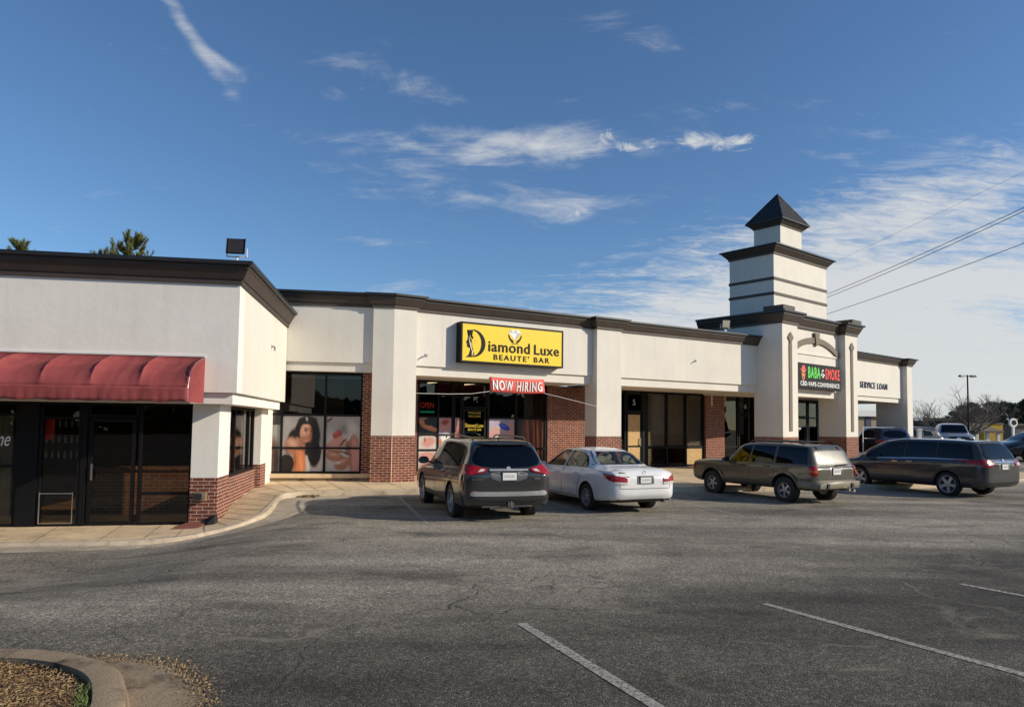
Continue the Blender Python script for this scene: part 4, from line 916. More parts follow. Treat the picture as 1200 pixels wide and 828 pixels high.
# worn concrete apron round the island
ap_out = [(-3.9, 6.02), (-3.3, 6.10), (-2.80, 5.98), (-2.50, 5.70), (-2.26, 5.38), (-2.10, 5.02), (-2.00, 4.5), (-1.95, 3.5), (-1.95, 0)]
ap_out = sm([(*p, 0) for p in dens(ap_out, 6)], 3); rows = []
for i, p in enumerate(ap_out):
    b = min(IS, key=lambda q: (q[0] - p[0]) ** 2 + (q[1] - p[1]) ** 2); j = .035 * math.sin(i * 1.7) + .02 * math.sin(i * 4.1)
    rows.append([(b[0] + (p[0] - b[0]) * k / 4 * (1 + j * (k == 4)), b[1] + (p[1] - b[1]) * k / 4, .008 if k < 4 else .003) for k in range(5)])
o = MB().grid(rows).build('apron', M['concrete_old'], None, WORLD, fix=False); tag(o, kind='structure')
if sum(p.normal.z for p in o.data.polygons) < 0: o.data.flip_normals()
m = MB()
for _ in range(1600):
    i = rnd.randrange(len(ap_out)); p = ap_out[i]; x = p[0] + rnd.gauss(0, .06); y = p[1] + rnd.gauss(0, .06)
    if y < 3.8: continue
    a = rnd.uniform(0, 6.28); l = rnd.uniform(.008, .03); w = rnd.uniform(.001, .0035); z = .008 + rnd.random() * .012
    dx, dy = math.cos(a) * l, math.sin(a) * l; nx, ny = -math.sin(a) * w, math.cos(a) * w
    m.add([(x - nx, y - ny, z), (x + nx, y + ny, z), (x + dx + nx, y + dy + ny, z + rnd.random() * .015), (x + dx - nx, y + dy - ny, z)], [(0, 1, 2, 3)])
tag(m.build('leaf_litter', M['straw'], None, WORLD, fix=False), 'dry straw and leaf litter blown along the edge of the concrete apron', 'leaf litter', kind='stuff')
m = MB()
for _ in range(60):
    x, y = rnd.uniform(-5.75, -5.2), rnd.uniform(18.9, 19.2); m.box(x, x + rnd.uniform(.03, .1), y, y + rnd.uniform(.03, .06), .01, .03 + rnd.random() * .03)
tag(m.build('debris', M['mulch'], None, WORLD), 'dark leaf debris gathered in the curb corner by the first bay', 'debris', kind='stuff')
# ------------------------------------------------------------------ vehicles
def interp(rows, y):
    ys = [r[0] for r in rows]; n = len(ys)
    if y <= ys[0]: return rows[0][1:]
    if y >= ys[-1]: return rows[-1][1:]
    i = max(k for k in range(n - 1) if ys[k] <= y); h = ys[i + 1] - ys[i]; t = (y - ys[i]) / h; out = []
    for c in range(1, len(rows[0])):
        def sl(k):
            if k <= 0 or k >= n - 1: return 0 if False else ((rows[min(k + 1, n - 1)][c] - rows[max(k - 1, 0)][c]) / (ys[min(k + 1, n - 1)] - ys[max(k - 1, 0)]))
            a = (rows[k][c] - rows[k - 1][c]) / (ys[k] - ys[k - 1]); b = (rows[k + 1][c] - rows[k][c]) / (ys[k + 1] - ys[k])
            return 0 if a * b <= 0 else 2 * a * b / (a + b)
        p0, p1, m0, m1 = rows[i][c], rows[i + 1][c], sl(i) * h, sl(i + 1) * h
        out.append((2*t**3-3*t**2+1)*p0 + (t**3-2*t**2+t)*m0 + (-2*t**3+3*t**2)*p1 + (t**3-t**2)*m1)
    return out
def body_mesh(rows, paint, dark, step=.05):
    y0, y1 = rows[0][0], rows[-1][0]; n = int((y1 - y0) / step); ys = sorted(set([y0 + (y1 - y0) * i / n for i in range(n + 1)] + [r[0] for r in rows]))
    rings = []
    for y in ys:
        zb, zs, zt, wl, wb, wt = interp(rows, y); e = min(.075, (zt - zs) * .45); hh = zs - zb
        half = [(0, zb), (wl * .80, zb), (wl * .975, zb + .07 * min(1, hh / .5)), (wl * .995, zb + .30 * hh), (wl, zb + .60 * hh), (wl * .988, zs - .09 * min(1, hh / .5)), (wb + .012, zs - .015), (wb - .004, zs + .02 * min(1, (zt - zs) / .3)),
                ((wb + wt) / 2 + .014 * min(1, (zt - zs) / .4), zs + (zt - e - zs) * .5), (wt + .006, zt - e), (wt * .86, zt - e * .25), (wt * .5, zt - .004), (0, zt)]
        half = chaikin(half, 2, closed=False)
        rings.append([(x, y, z) for x, z in half] + [(-x, y, z) for x, z in half[-2:0:-1]])
    k = len(rings[0]); vs = [p for r in rings for p in r]; fs = []
    for i in range(len(rings) - 1):
        for j in range(k): q = (j + 1) % k; fs.append((i * k + j, i * k + q, (i + 1) * k + q, (i + 1) * k + j))
    for ri, flip in ((0, 1), (len(rings) - 1, 0)):
        c = Vector((0, 0, 0))
        for p in rings[ri]: c += Vector(p)
        c /= k; sg = -1 if ri == 0 else 1; prev = [ri * k + j for j in range(k)]
        for sc_, dy in ((.93, .014), (.80, .022), (.6, .027), (.35, .029), (.12, .03)):
            nb_ = len(vs); vs += [tuple(c.lerp(Vector(p), sc_) + Vector((0, sg * dy, 0))) for p in rings[ri]]; cur = [nb_ + j for j in range(k)]
            for j in range(k):
                q = (j + 1) % k; fs.append((prev[j], prev[q], cur[q], cur[j]))
            prev = cur
        vs.append(tuple(c + Vector((0, sg * .03, 0)))); ci = len(vs) - 1
        for j in range(k): fs.append((prev[j], prev[(j + 1) % k], ci))
    me = bpy.data.meshes.new('body'); me.from_pydata(vs, [], fs); me.materials.append(paint); me.materials.append(dark)
    bm = bmesh.new(); bm.from_mesh(me); bmesh.ops.recalc_face_normals(bm, faces=bm.faces); bm.to_mesh(me); bm.free()
    return me
class Car:
    def __init__(s, name, label, cat, fr, rows, paint, group=None, dark='black_plastic'):
        s.fr = fr; s.root = thing(name, label, cat, fr, group); s.rows = rows; s.paint = M[paint]
        s.me = body_mesh(rows, s.paint, M[dark]); bm = bmesh.new(); bm.from_mesh(s.me); s.bvh = BVHTree.FromBMesh(bm); bm.free(); s.cut = []
    def hit(s, d, e, a, z, base=(0, 0)):
        d = Vector(d).normalized(); e = Vector(e).normalized(); o = e * a + Vector((0, 0, z)) - d * 6
        r = s.bvh.ray_cast(o, d); return (r[0], r[1]) if r[0] is not None else (None, None)
    def decal(s, polys, d, e, name, mat, off=.006, depth=.02, res=.07, parent=None, smooth_n=0, mirror=False, label=None):
        if not isinstance(polys[0][0], (tuple, list)): polys = [polys]
        bm = bmesh.new()
        for poly in polys:
            if smooth_n: poly = chaikin(poly, smooth_n)
            vs = [bm.verts.new((a, z, 0)) for a, z in poly]; bm.faces.new(vs)
        bmesh.ops.triangulate(bm, faces=bm.faces)
        for _ in range(6):
            L = [ed for ed in bm.edges if ed.calc_length() > res]
            if not L: break
            bmesh.ops.subdivide_edges(bm, edges=L, cuts=1); bmesh.ops.triangulate(bm, faces=bm.faces)
        bm.verts.ensure_lookup_table(); dv = Vector(d).normalized(); bad = []; back = {}
        bnd = [v for v in bm.verts if v.is_boundary]
        co = {}
        for v in bm.verts:
            p, n = s.hit(d, e, v.co.x, v.co.y)
            if p is None: bad.append(v); continue
            if n.dot(dv) > 0: n = -n
            nn = (n - dv * .6).normalized(); co[v] = (p + nn * off, p + nn * (off - depth))
        bmesh.ops.delete(bm, geom=bad, context='VERTS')
        for v in bm.verts: v.co = co[v][0]
        be = [ed for ed in bm.edges if ed.is_boundary]; lo = {}
        for ed in be:
            for v in ed.verts:
                if v not in lo: lo[v] = bm.verts.new(co[v][1])
        for ed in be:
            a, b = ed.verts
            try: bm.faces.new((a, b, lo[b], lo[a]))
            except ValueError: pass
        bmesh.ops.recalc_face_normals(bm, faces=bm.faces)
        if mirror:
            for v in bm.verts: v.co.x = -v.co.x
            bmesh.ops.reverse_faces(bm, faces=bm.faces)
        me = bpy.data.meshes.new(name); bm.to_mesh(me); bm.free(); me.materials.append(mat if not isinstance(mat, str) else M[mat])
        # make the outer faces look outwards
        if me.polygons:
            f0 = sum(p.normal.dot(dv if not mirror else Vector((-dv.x, dv.y, dv.z))) * p.area for p in me.polygons[:max(1, len(me.polygons) // 2)])
            if f0 > 0: me.flip_normals()
        shade(me, 35)
        o = bpy.data.objects.new(name, me); link(o, parent or s.root); OF[o.name] = s.fr
        if label: o['label'] = label
        return o
    LS = ((1, 0, 0), (0, 1, 0)); RS = ((-1, 0, 0), (0, 1, 0)); RE = ((0, 1, 0), (1, 0, 0)); FT = ((0, -1, 0), (1, 0, 0))
    LD = ((.707, .707, 0), (.707, -.707, 0))
    def side(s, poly, name, mat, **k):
        s.decal(poly, *Car.LS, name, mat, **k); s.decal(poly, *Car.RS, name, mat, **k)
    def rear(s, poly, name, mat, **k): return s.decal(poly, *Car.RE, name, mat, **k)
    def front(s, poly, name, mat, **k): return s.decal(poly, *Car.FT, name, mat, **k)
    def corner(s, poly, name, mat, **k):
        s.decal(poly, *Car.LD, name, mat, **k); s.decal(poly, *Car.LD, name, mat, mirror=True, **k)
    def win(s, poly, glassm='car_glass_dark', name='side_window', grow=.018, **k):
        """black surround with the pane as its child, both sides"""
        cx = sum(p[0] for p in poly) / len(poly); cz = sum(p[1] for p in poly) / len(poly); out = []
        pl = rnd_poly(poly, .05); og = []
        for a, z in pl:
            v = Vector((a - cx, z - cz)); l = v.length; og.append((cx + v.x * (1 + grow / l), cz + v.y * (1 + grow / l)))
        for d in (Car.LS, Car.RS):
            t = s.decal(og, *d, name, 'black_plastic', off=.003, res=.09) if glassm != 'car_glass' else None
            if t: s.decal(pl, *d, 'pane', glassm, off=.008, res=.09, parent=t)
            else: s.decal(pl, *d, name, glassm, off=-.004, depth=.004, res=.09)
    def seam(s, pts, w=.012, sides=True, name='door_seam', mat='black_plastic'):
        P = []
        for (a, b) in zip(pts[:-1], pts[1:]):
            v = Vector((b[0] - a[0], b[1] - a[1])); n = Vector((-v.y, v.x)).normalized() * w / 2
            P.append([(a[0] - n.x, a[1] - n.y), (b[0] - n.x, b[1] - n.y), (b[0] + n.x, b[1] + n.y), (a[0] + n.x, a[1] + n.y)])
        if sides: s.side(P, name, mat, off=.0025, depth=.006, res=.12)
        else: s.rear(P, name, mat, off=.0025, depth=.006, res=.12)
    def wheels(s, rad, width, tx, yr, yf, spokes=5, rimr=None, style='alloy', arch=.055, twin=False):
        rimr = rimr or rad * .66; s.rad = rad
        t = MB(); w = width / 2
        t.lathe([(-w, rimr * .98), (-w * 1.04, rimr * 1.06), (-w * 1.06, (rimr + rad) / 2), (-w * .92, rad * .965), (-w * .62, rad), (-w * .2, rad), (-w * .18, rad - .008), (w * .18, rad - .008), (w * .2, rad), (w * .62, rad), (w * .92, rad * .965), (w * 1.06, (rimr + rad) / 2), (w * 1.04, rimr * 1.06), (w, rimr * .98)], 40)
        rm = MB(); f = -w * .80                                  # outer face is towards -x
        rm.lathe([(-w * .99, rimr), (-w * .99, rimr * .93), (-w * .8, rimr * .90), (w * .7, rimr * .86), (w * .7, 0)], 40, m=0)
        rm.lathe([(-w * .30, rimr * .88), (-w * .30, 0)], 40, m=1)
        rm.lathe([(f - .012, 0), (f - .012, rimr * .17), (f, rimr * .22), (f + .06, rimr * .24)], 20, m=0)
        for k in range(spokes):
            for dd in ((-.13, .13) if twin else (0,)):
                a = 2 * math.pi * k / spokes + dd; ca, sa = math.cos(a), math.sin(a); ta, tb = -sa, ca
                h0, h1 = (rimr * .16, rimr * .12) if not twin else (rimr * .075, rimr * .07)
                h0 *= 5 / max(5, spokes); h1 *= 5 / max(5, spokes); r0, r1 = rimr * .15, rimr * .93
                q = []
                for r, h in ((r0, h0), (r1, h1 * 1.25)):
                    for sgn in (-1, 1): q += [(f + (.012 if r == r1 else 0), r * ca + sgn * h * ta, r * sa + sgn * h * tb), (f + .045, r * ca + sgn * h * ta, r * sa + sgn * h * tb)]
                rm.add(q, [(0, 2, 6, 4), (1, 5, 7, 3), (0, 4, 5, 1), (2, 3, 7, 6), (0, 1, 3, 2), (4, 6, 7, 5)], 0)
        proto = None
        for sx in (-1, 1):
            for yy in (yr, yf):
                if proto is None:
                    o = t.build('wheel', M['black_rubber'], s.root, s.fr, smooth=True); r_ = rm.build('rim', [M[style], M['black_plastic']], o, s.fr, smooth=True); proto = (o, r_)
                else:
                    o = proto[0].copy(); link(o, s.root); r_ = proto[1].copy(); link(r_, o); OF[o.name] = s.fr
                o.matrix_local = Matrix.Translation((sx * (tx - w), yy, rad)) @ Matrix.Rotation(math.pi if sx > 0 else 0, 4, 'Z') @ Matrix.Rotation(yy * 1.3 + sx, 4, 'X')
                r_.matrix_local = Matrix.Identity(4)
                c = MB().lathe([(-.34, 0), (-.34, rad + arch), (.34, rad + arch), (.34, 0)], 36, c=(sx * (tx + .10), yy, rad + .012)); s.cut.append(c)
    def cutter_box(s, vs): s.cut.append(vs)
    def finish(s, zdark=None):
        o = bpy.data.objects.new('body', s.me); link(o, s.root); OF[o.name] = s.fr
        if s.cut:
            cu = []
            for c in s.cut:
                me = bpy.data.meshes.new('cut'); me.from_pydata(c.v, [], c.f); me.materials.append(M['black_plastic'])
                bm = bmesh.new(); bm.from_mesh(me); bmesh.ops.remove_doubles(bm, verts=bm.verts, dist=1e-5); bmesh.ops.recalc_face_normals(bm, faces=bm.faces); bm.to_mesh(me); bm.free()
                co = bpy.data.objects.new('cut', me); link(co, s.root); cu.append(co)
                md = o.modifiers.new('b', 'BOOLEAN'); md.operation = 'DIFFERENCE'; md.object = co; md.solver = 'EXACT'; md.material_mode = 'TRANSFER'
            dg = bpy.context.evaluated_depsgraph_get(); me = bpy.data.meshes.new_from_object(o.evaluated_get(dg)); o.modifiers.clear(); o.data = me; me.name = 'body'
            for c in cu: bpy.data.objects.remove(c)
        me = o.data; di = 1
        for i, mt in enumerate(me.materials):
            if mt and mt.name == 'black_plastic': di = i
        for p in me.polygons:
            if p.normal.z < -.75 and p.center.z < .6: p.material_index = di
            if zdark and p.center.z < zdark: p.material_index = di
        shade(me, 32)
        return o
    def mirror_pair(s, y, z, x, mat, size=1.0):
        for sx in (-1, 1):
            m = MB(); k = size
            prof = chaikin([(-.10 * k, -.07 * k), (.10 * k, -.07 * k), (.12 * k, .03 * k), (.06 * k, .085 * k), (-.06 * k, .085 * k), (-.12 * k, .03 * k)], 2); n = len(prof)
            m.add([(sx * x + a, y - .05 * k, z + b) for a, b in prof] + [(sx * x + a * .75 + sx * -.01, y + .09 * k, z + b * .7) for a, b in prof], [tuple(range(n)), tuple(range(2 * n - 1, n - 1, -1))] + [(i, (i + 1) % n, (i + 1) % n + n, i + n) for i in range(n)])
            m.tube((sx * (x - .10 * k), y + .02, z - .03), (sx * (x - .26 * k), y + .06, z - .07), .022, 6); o = m.build('wing_mirror', mat, s.root, s.fr, smooth=True)
    def handles(s, L, mat):
        for (y, z) in L:
            for d, sx in ((Car.LS, -1), (Car.RS, 1)):
                p, n = s.hit(*d, y, z)
                if p is None: continue
                m = MB(); x = p.x
                m.box(x + sx * .012, x + sx * .034, y - .10, y + .10, z - .014, z + .014); m.box(x - sx * .002, x + sx * .012, y - .10, y - .07, z - .012, z + .012); m.box(x - sx * .002, x + sx * .012, y + .07, y + .10, z - .012, z + .012)
                m.build('door_handle', mat, s.root, s.fr)
    def plate(s, z, w=.30, h=.15, x=0, frame='black_plastic', text=None):
        p, n = s.hit(*Car.RE, x, z); y = p.y
        q, _ = s.hit(*Car.RE, x, z + h / 2); r_, _ = s.hit(*Car.RE, x, z - h / 2); y = min(y, q.y if q else y, r_.y if r_ else y)
        m = MB().box(x - w / 2 - .018, x + w / 2 + .018, y - .016, y + .02, z - h / 2 - .018, z + h / 2 + .018); o = m.build('plate_frame', M[frame], s.root, s.fr)
        MB().box(x - w / 2, x + w / 2, y - .020, y - .017, z - h / 2, z + h / 2).build('licence_plate', M['plate_white'], o, s.fr)
        m = MB()
        for k in range(6): m.box(x - w * .36 + k * w * .125, x - w * .36 + k * w * .125 + w * .075, y - .0225, y - .0205, z - h * .16, z + h * .20)
        m.build('plate_print', M['sign_grey'], o, s.fr)
        return o
def mb_prism_side(poly, x0=-1.3, x1=1.3):
    n = len(poly); m = MB(); m.add([(x0, a, z) for a, z in poly] + [(x1, a, z) for a, z in poly], [tuple(range(n)), tuple(range(2 * n - 1, n - 1, -1))] + [(i, (i + 1) % n, (i + 1) % n + n, i + n) for i in range(n)]); return m
def mb_prism_rear(poly, y0, y1):
    n = len(poly); m = MB(); m.add([(a, y0, z) for a, z in poly] + [(a, y1, z) for a, z in poly], [tuple(range(n)), tuple(range(2 * n - 1, n - 1, -1))] + [(i, (i + 1) % n, (i + 1) % n + n, i + n) for i in range(n)]); return m

ROWS_SUV = [(-2.52,.46,.98,1.05,.80,.78,.66),(-2.47,.38,1.04,1.13,.90,.86,.74),(-2.36,.33,1.06,1.30,.955,.90,.73),(-2.2,.30,1.08,1.53,.975,.91,.71),(-2.08,.28,1.08,1.655,.98,.91,.69),(-1.9,.27,1.08,1.70,.98,.91,.68),(-1.0,.26,1.06,1.735,.98,.91,.68),(0,.26,1.03,1.73,.975,.90,.68),(.6,.26,1.01,1.665,.97,.90,.66),(1.0,.26,1.0,1.50,.97,.89,.66),(1.45,.26,.985,1.18,.97,.88,.68),(1.65,.26,.975,1.06,.97,.87,.70),(2.2,.28,.90,.97,.95,.82,.62),(2.42,.32,.80,.86,.88,.74,.55),(2.52,.40,.66,.70,.74,.60,.45)]
ROWS_SEDAN = [(-2.465,.42,.82,.88,.70,.66,.50),(-2.42,.34,.92,.985,.80,.76,.60),(-2.30,.28,.965,1.045,.87,.80,.64),(-2.0,.24,.98,1.065,.905,.82,.64),(-1.75,.22,.98,1.085,.915,.83,.62),(-1.4,.20,.98,1.235,.92,.83,.585),(-1.05,.19,.97,1.385,.92,.83,.575),(-.75,.19,.965,1.44,.92,.83,.57),(-.2,.19,.955,1.47,.92,.83,.575),(.3,.19,.945,1.45,.92,.83,.57),(.7,.19,.935,1.345,.92,.83,.57),(1.15,.19,.92,1.12,.92,.82,.60),(1.4,.19,.91,.985,.915,.81,.66),(1.9,.20,.84,.91,.90,.76,.60),(2.25,.24,.74,.80,.84,.68,.52),(2.42,.28,.62,.67,.72,.56,.42),(2.465,.34,.54,.58,.62,.46,.34)]
ROWS_JEEP = [(-2.25,.54,.96,1.01,.80,.78,.70),(-2.21,.48,1.01,1.09,.865,.835,.73),(-2.12,.45,1.03,1.30,.878,.85,.71),(-2.02,.43,1.03,1.50,.88,.85,.69),(-1.9,.37,1.03,1.585,.88,.85,.67),(-1.0,.37,1.02,1.62,.88,.85,.668),(0,.37,1.01,1.615,.88,.85,.66),(.30,.37,1.005,1.59,.88,.85,.66),(.62,.37,1.0,1.42,.88,.84,.66),(.95,.37,1.0,1.15,.88,.83,.69),(1.1,.37,1.01,1.10,.88,.83,.75),(1.6,.37,1.01,1.085,.88,.83,.75),(2.0,.38,.99,1.06,.876,.83,.75),(2.19,.42,.96,1.03,.866,.82,.73),(2.25,.50,.89,.95,.83,.78,.67)]
ROWS_VAN = [(-2.58,.42,1.0,1.06,.82,.80,.68),(-2.53,.36,1.06,1.16,.90,.87,.75),(-2.42,.32,1.09,1.36,.965,.92,.75),(-2.28,.30,1.10,1.56,.985,.93,.74),(-2.15,.28,1.10,1.66,.99,.93,.73),(-1.9,.27,1.10,1.695,.995,.93,.72),(-1,.26,1.08,1.72,.995,.93,.72),(0,.26,1.05,1.72,.99,.92,.71),(.6,.26,1.03,1.665,.99,.92,.70),(1.1,.26,1.01,1.49,.985,.91,.69),(1.6,.26,.99,1.23,.98,.90,.70),(1.9,.27,.97,1.07,.97,.87,.72),(2.25,.30,.88,.95,.94,.80,.60),(2.48,.34,.74,.80,.84,.68,.50),(2.58,.40,.60,.64,.68,.52,.40)]
def rect(a, b, c, d): return [(a, c), (b, c), (b, d), (a, d)]

# ---- grey SUV in front of the salon
c = Car('suv', 'dark grey SUV with a tow hitch parked nose-in before the salon door', 'car', Frame(-.86, 17.1, 19.1, -.03), ROWS_SUV, 'paint_gunmetal')
c.win([(-1.92, 1.14), (-1.72, 1.56), (-1.05, 1.61), (-1.05, 1.12)]); c.win([(-.98, 1.115), (-.98, 1.615), (-.07, 1.625), (-.01, 1.08)]); c.win([(.05, 1.08), (.01, 1.625), (.42, 1.58), (.87, 1.37), (1.32, 1.10), (1.18, 1.05)])
t = c.rear(chaikin([(-.62, 1.16), (0, 1.13), (.62, 1.16), (.76, 1.27), (.66, 1.46), (.56, 1.60), (-.56, 1.60), (-.66, 1.46), (-.76, 1.27)], 2), 'rear_window', 'car_glass_dark', off=.006)
c.rear([(-.58, 1.585), (.58, 1.585), (.52, 1.655), (-.52, 1.655)], 'spoiler', c.paint, off=.05, depth=.09, smooth_n=1)
c.front(chaikin([(-.74, 1.14), (.74, 1.14), (.60, 1.58), (-.60, 1.58)], 2), 'windshield', 'car_glass_dark')
c.corner(rnd_poly([(.76, 1.175), (.98, 1.215), (1.22, 1.17), (1.44, 1.115), (1.41, 1.045), (1.20, .995), (.98, .985), (.84, 1.03)], .03), 'tail_light', 'lamp_red', off=.026, depth=.04)
c.corner([(1.30, 1.05), (1.38, 1.06), (1.40, 1.10), (1.33, 1.11)], 'reverse_lamp', 'lamp_clear', off=.036, depth=.02)
c.corner([(1.20, .62), (1.34, .62), (1.34, .67), (1.18, .67)], 'reflector', 'lamp_red', off=.012)
c.rear([(-.36, .86), (.36, .86), (.42, 1.085), (-.42, 1.085)], 'plate_recess', 'alloy_dark', off=.004, smooth_n=1); c.rear([(-.42, 1.07), (.42, 1.07), (.42, 1.105), (-.42, 1.105)], 'chrome_bar', 'alloy', off=.03, depth=.04)
c.plate(.965, .30, .15); c.rear(ell(0, 1.125, .045, .035, 14), 'badge', 'alloy', off=.014)
c.rear([(-.80, .90), (-.55, .90), (-.55, .915), (-.80, .915)], 'badge', 'chrome', off=.008); c.rear([(.55, .90), (.68, .90), (.68, .93), (.55, .93)], 'badge', 'chrome', off=.008)
c.rear(chaikin([(-.86, .45), (.86, .45), (.86, .58), (-.86, .58)], 1), 'bumper_cladding', 'black_plastic', off=.02, depth=.03)
c.rear(chaikin([(-.84, .60), (-.76, .565), (.76, .565), (.84, .60), (.78, .68), (.60, .655), (-.60, .655), (-.78, .68)], 1), 'bumper_trim', 'alloy', off=.035, depth=.05)
c.seam([(-.84, .72), (.84, .72)], sides=False, name='bumper_seam'); c.seam([(-.78, .73), (-.80, 1.02)], sides=False, name='tailgate_seam'); c.seam([(.78, .73), (.80, 1.02)], sides=False, name='tailgate_seam')
for p in ([(-.97, .45), (-.97, 1.12)], [(.02, .40), (.02, 1.10)], [(1.10, .42), (1.16, 1.08)], [(-.97, .45), (1.10, .42)], [(-1.75, 1.1), (-1.62, .88), (-1.42, .80)]): c.seam(p)
c.side([(-1.02, .36), (1.02, .36), (1.02, .46), (-1.02, .46)], 'sill_cladding', 'black_plastic', off=.012); c.side([(-1.95, 1.10), (1.12, 1.035), (1.12, 1.052), (-1.95, 1.118)], 'belt_trim', 'chrome', off=.01, depth=.012)
c.handles([(-.72, .98), (.30, .96)], c.paint); c.mirror_pair(.95, 1.13, 1.06, c.paint, 1.15)
for sx in (-1, 1): MB().path_tube([(sx * .60, -1.85, 1.695), (sx * .61, -1.7, 1.745), (sx * .62, -.6, 1.785), (sx * .61, .35, 1.765), (sx * .60, .5, 1.70)], .018, 8).build('roof_rail', M['alloy_dark'], c.root, c.fr)
m = MB(); m.box(-.03, .03, -2.62, -2.2, .36, .42); m.box(-.55, .55, -2.44, -2.38, .33, .385); m.box(-.06, .06, -2.66, -2.60, .33, .45); m.tube((.0, -2.7, .37), (-.42, -2.58, .31), .012); m.tube((0, -2.65, .37), (0, -2.65, .47), .02); m.build('tow_hitch', M['alloy_dark'], c.root, c.fr)
MB().path_tube([(.06, -2.40, 1.20), (.25, -2.39, 1.205), (.42, -2.37, 1.21)], .012, 6).build('rear_wiper', M['black_plastic'], c.root, c.fr)
MB().tube((0, -1.75, 1.70), (0, -1.85, 1.80), .012).build('antenna', M['black_plastic'], c.root, c.fr)
c.wheels(.375, .245, .955, -1.40, 1.50, 5, .245, 'alloy', .05, twin=True); c.finish()

# ---- white sedan
c = Car('sedan', 'white four-door sedan with beige seats parked between the grey SUV and the olive SUV', 'car', Frame(2.10, 18.62, 23.2, -.02), ROWS_SEDAN, 'paint_white')
W2 = [(-1.22, 1.02), (-1.17, 1.10), (-.98, 1.255), (-.70, 1.34), (-.14, 1.385), (-.10, 1.0)]; W3 = [(-.02, 1.0), (-.04, 1.385), (.30, 1.375), (.62, 1.26), (1.12, 1.02), (1.05, .98)]
for w in (W2, W3): c.win(w, 'car_glass')
RW = rnd_poly([(-.66, 1.105), (.66, 1.105), (.60, 1.27), (.50, 1.405), (-.50, 1.405), (-.60, 1.27)], .05)
c.rear(RW, 'rear_window', 'car_glass', off=-.004, depth=.004); c.front(chaikin([(-.66, 1.06), (.66, 1.06), (.50, 1.39), (-.50, 1.39)], 2), 'windshield', 'car_glass', off=-.004, depth=.004)
for w in (W2, W3): c.cutter_box(mb_prism_side(rnd_poly(w, .05)))
c.cutter_box(mb_prism_rear([(-.61, 1.102), (.61, 1.102), (.56, 1.26), (.47, 1.39), (-.47, 1.39), (-.56, 1.26)], -1.85, 1.5))
c.cutter_box(mb_prism_rear([(-.70, .60), (.70, .60), (.72, 1.10), (-.72, 1.10)], -1.38, .95))
m = MB()
for sx in (-1, 1):
    for y in (.15, -.78): m.add([(sx * .38 + a, y + b, z) for a, b, z in ((-.22, .5, .55), (.22, .5, .55), (.22, 0, .50), (-.22, 0, .50), (-.22, .5, .70), (.22, .5, .70), (.22, 0, .66), (-.22, 0, .66))], [(0, 1, 2, 3), (7, 6, 5, 4), (0, 4, 5, 1), (1, 5, 6, 2), (2, 6, 7, 3), (3, 7, 4, 0)]); 
seat = m.build('seat_cushion', M['seat_beige'], c.root, c.fr)
for sx in (-1, 1):
    for y in (.12, -.82):
        m = MB(); n = 12; pr = chaikin([(-.23, .55), (.23, .55), (.22, 1.0), (.17, 1.12), (-.17, 1.12), (-.22, 1.0)], 1); k = len(pr)
        m.add([(sx * .37 + a, y - (z - .55) * .35, z) for a, z in pr] + [(sx * .37 + a, y - .14 - (z - .55) * .35, z) for a, z in pr], [tuple(range(k)), tuple(range(2 * k - 1, k - 1, -1))] + [(i, (i + 1) % k, (i + 1) % k + k, i + k) for i in range(k)])
        hr = chaikin([(-.13, 1.14), (.13, 1.14), (.12, 1.29), (-.12, 1.29)], 1); k = len(hr)
        m.add([(sx * .37 + a, y - .20 - (z - 1.14) * .1, z) for a, z in hr] + [(sx * .37 + a, y - .30 - (z - 1.14) * .1, z) for a, z in hr], [tuple(range(k)), tuple(range(2 * k - 1, k - 1, -1))] + [(i, (i + 1) % k, (i + 1) % k + k, i + k) for i in range(k)])
        m.build('seat_back', M['seat_beige'], c.root, c.fr, smooth=True)
def ring_trim(car, poly, d, name, mat, w=.022, off=.004):
    cx = sum(p[0] for p in poly) / len(poly); cz = sum(p[1] for p in poly) / len(poly); pl = rnd_poly(poly, .05); q = []
    for a, b in zip(pl, pl[1:] + pl[:1]):
        def g(p): v = Vector((p[0] - cx, p[1] - cz)); k = 1 + w / v.length; return (cx + v.x * k, cz + v.y * k)
        q.append([a, b, g(b), g(a)])
    car.decal(q, *d, name, mat, off=off, depth=.012, res=.12)
for w in (W2, W3):
    for d in (Car.LS, Car.RS): ring_trim(c, w, d, 'window_trim', 'black_plastic', .016)
c.seam([(-.95, 1.01), (-.97, 1.265)], .03)
ring_trim(c, [(-.66, 1.105), (.66, 1.105), (.60, 1.27), (.50, 1.405), (-.50, 1.405), (-.60, 1.27)], Car.RE, 'window_trim', 'black_plastic', .010)
c.corner(rnd_poly([(.82, .935), (1.08, .915), (1.30, .87), (1.42, .83), (1.42, .745), (1.22, .745), (1.04, .78), (.92, .85)], .025), 'tail_light', 'lamp_red', off=.016, depth=.03)
c.corner([(1.10, .765), (1.42, .745), (1.42, .70), (1.18, .70)], 'reverse_lamp', 'lamp_clear', off=.02, depth=.02)
c.rear(rect(-.23, .23, .70, .885), 'plate_recess', 'grey_plastic', off=.004); c.plate(.79, .28, .13, frame='grey_plastic')
c.rear(ell(0, .965, .045, .035, 14), 'badge', 'alloy', off=.012); c.rear(rect(-.66, -.50, .945, .965), 'badge', 'alloy_dark', off=.008); c.rear(rect(-.64, -.42, .86, .875), 'badge', 'alloy_dark', off=.008)
c.seam([(-.66, .60), (.66, .60)], sides=False, name='bumper_seam'); c.seam([(-.67, .61), (-.66, .90)], sides=False, name='boot_seam'); c.seam([(.67, .61), (.66, .90)], sides=False, name='boot_seam')
c.rear(chaikin([(-.74, .30), (.74, .30), (.74, .36), (-.74, .36)], 1), 'bumper_cladding', 'black_plastic', off=.006)
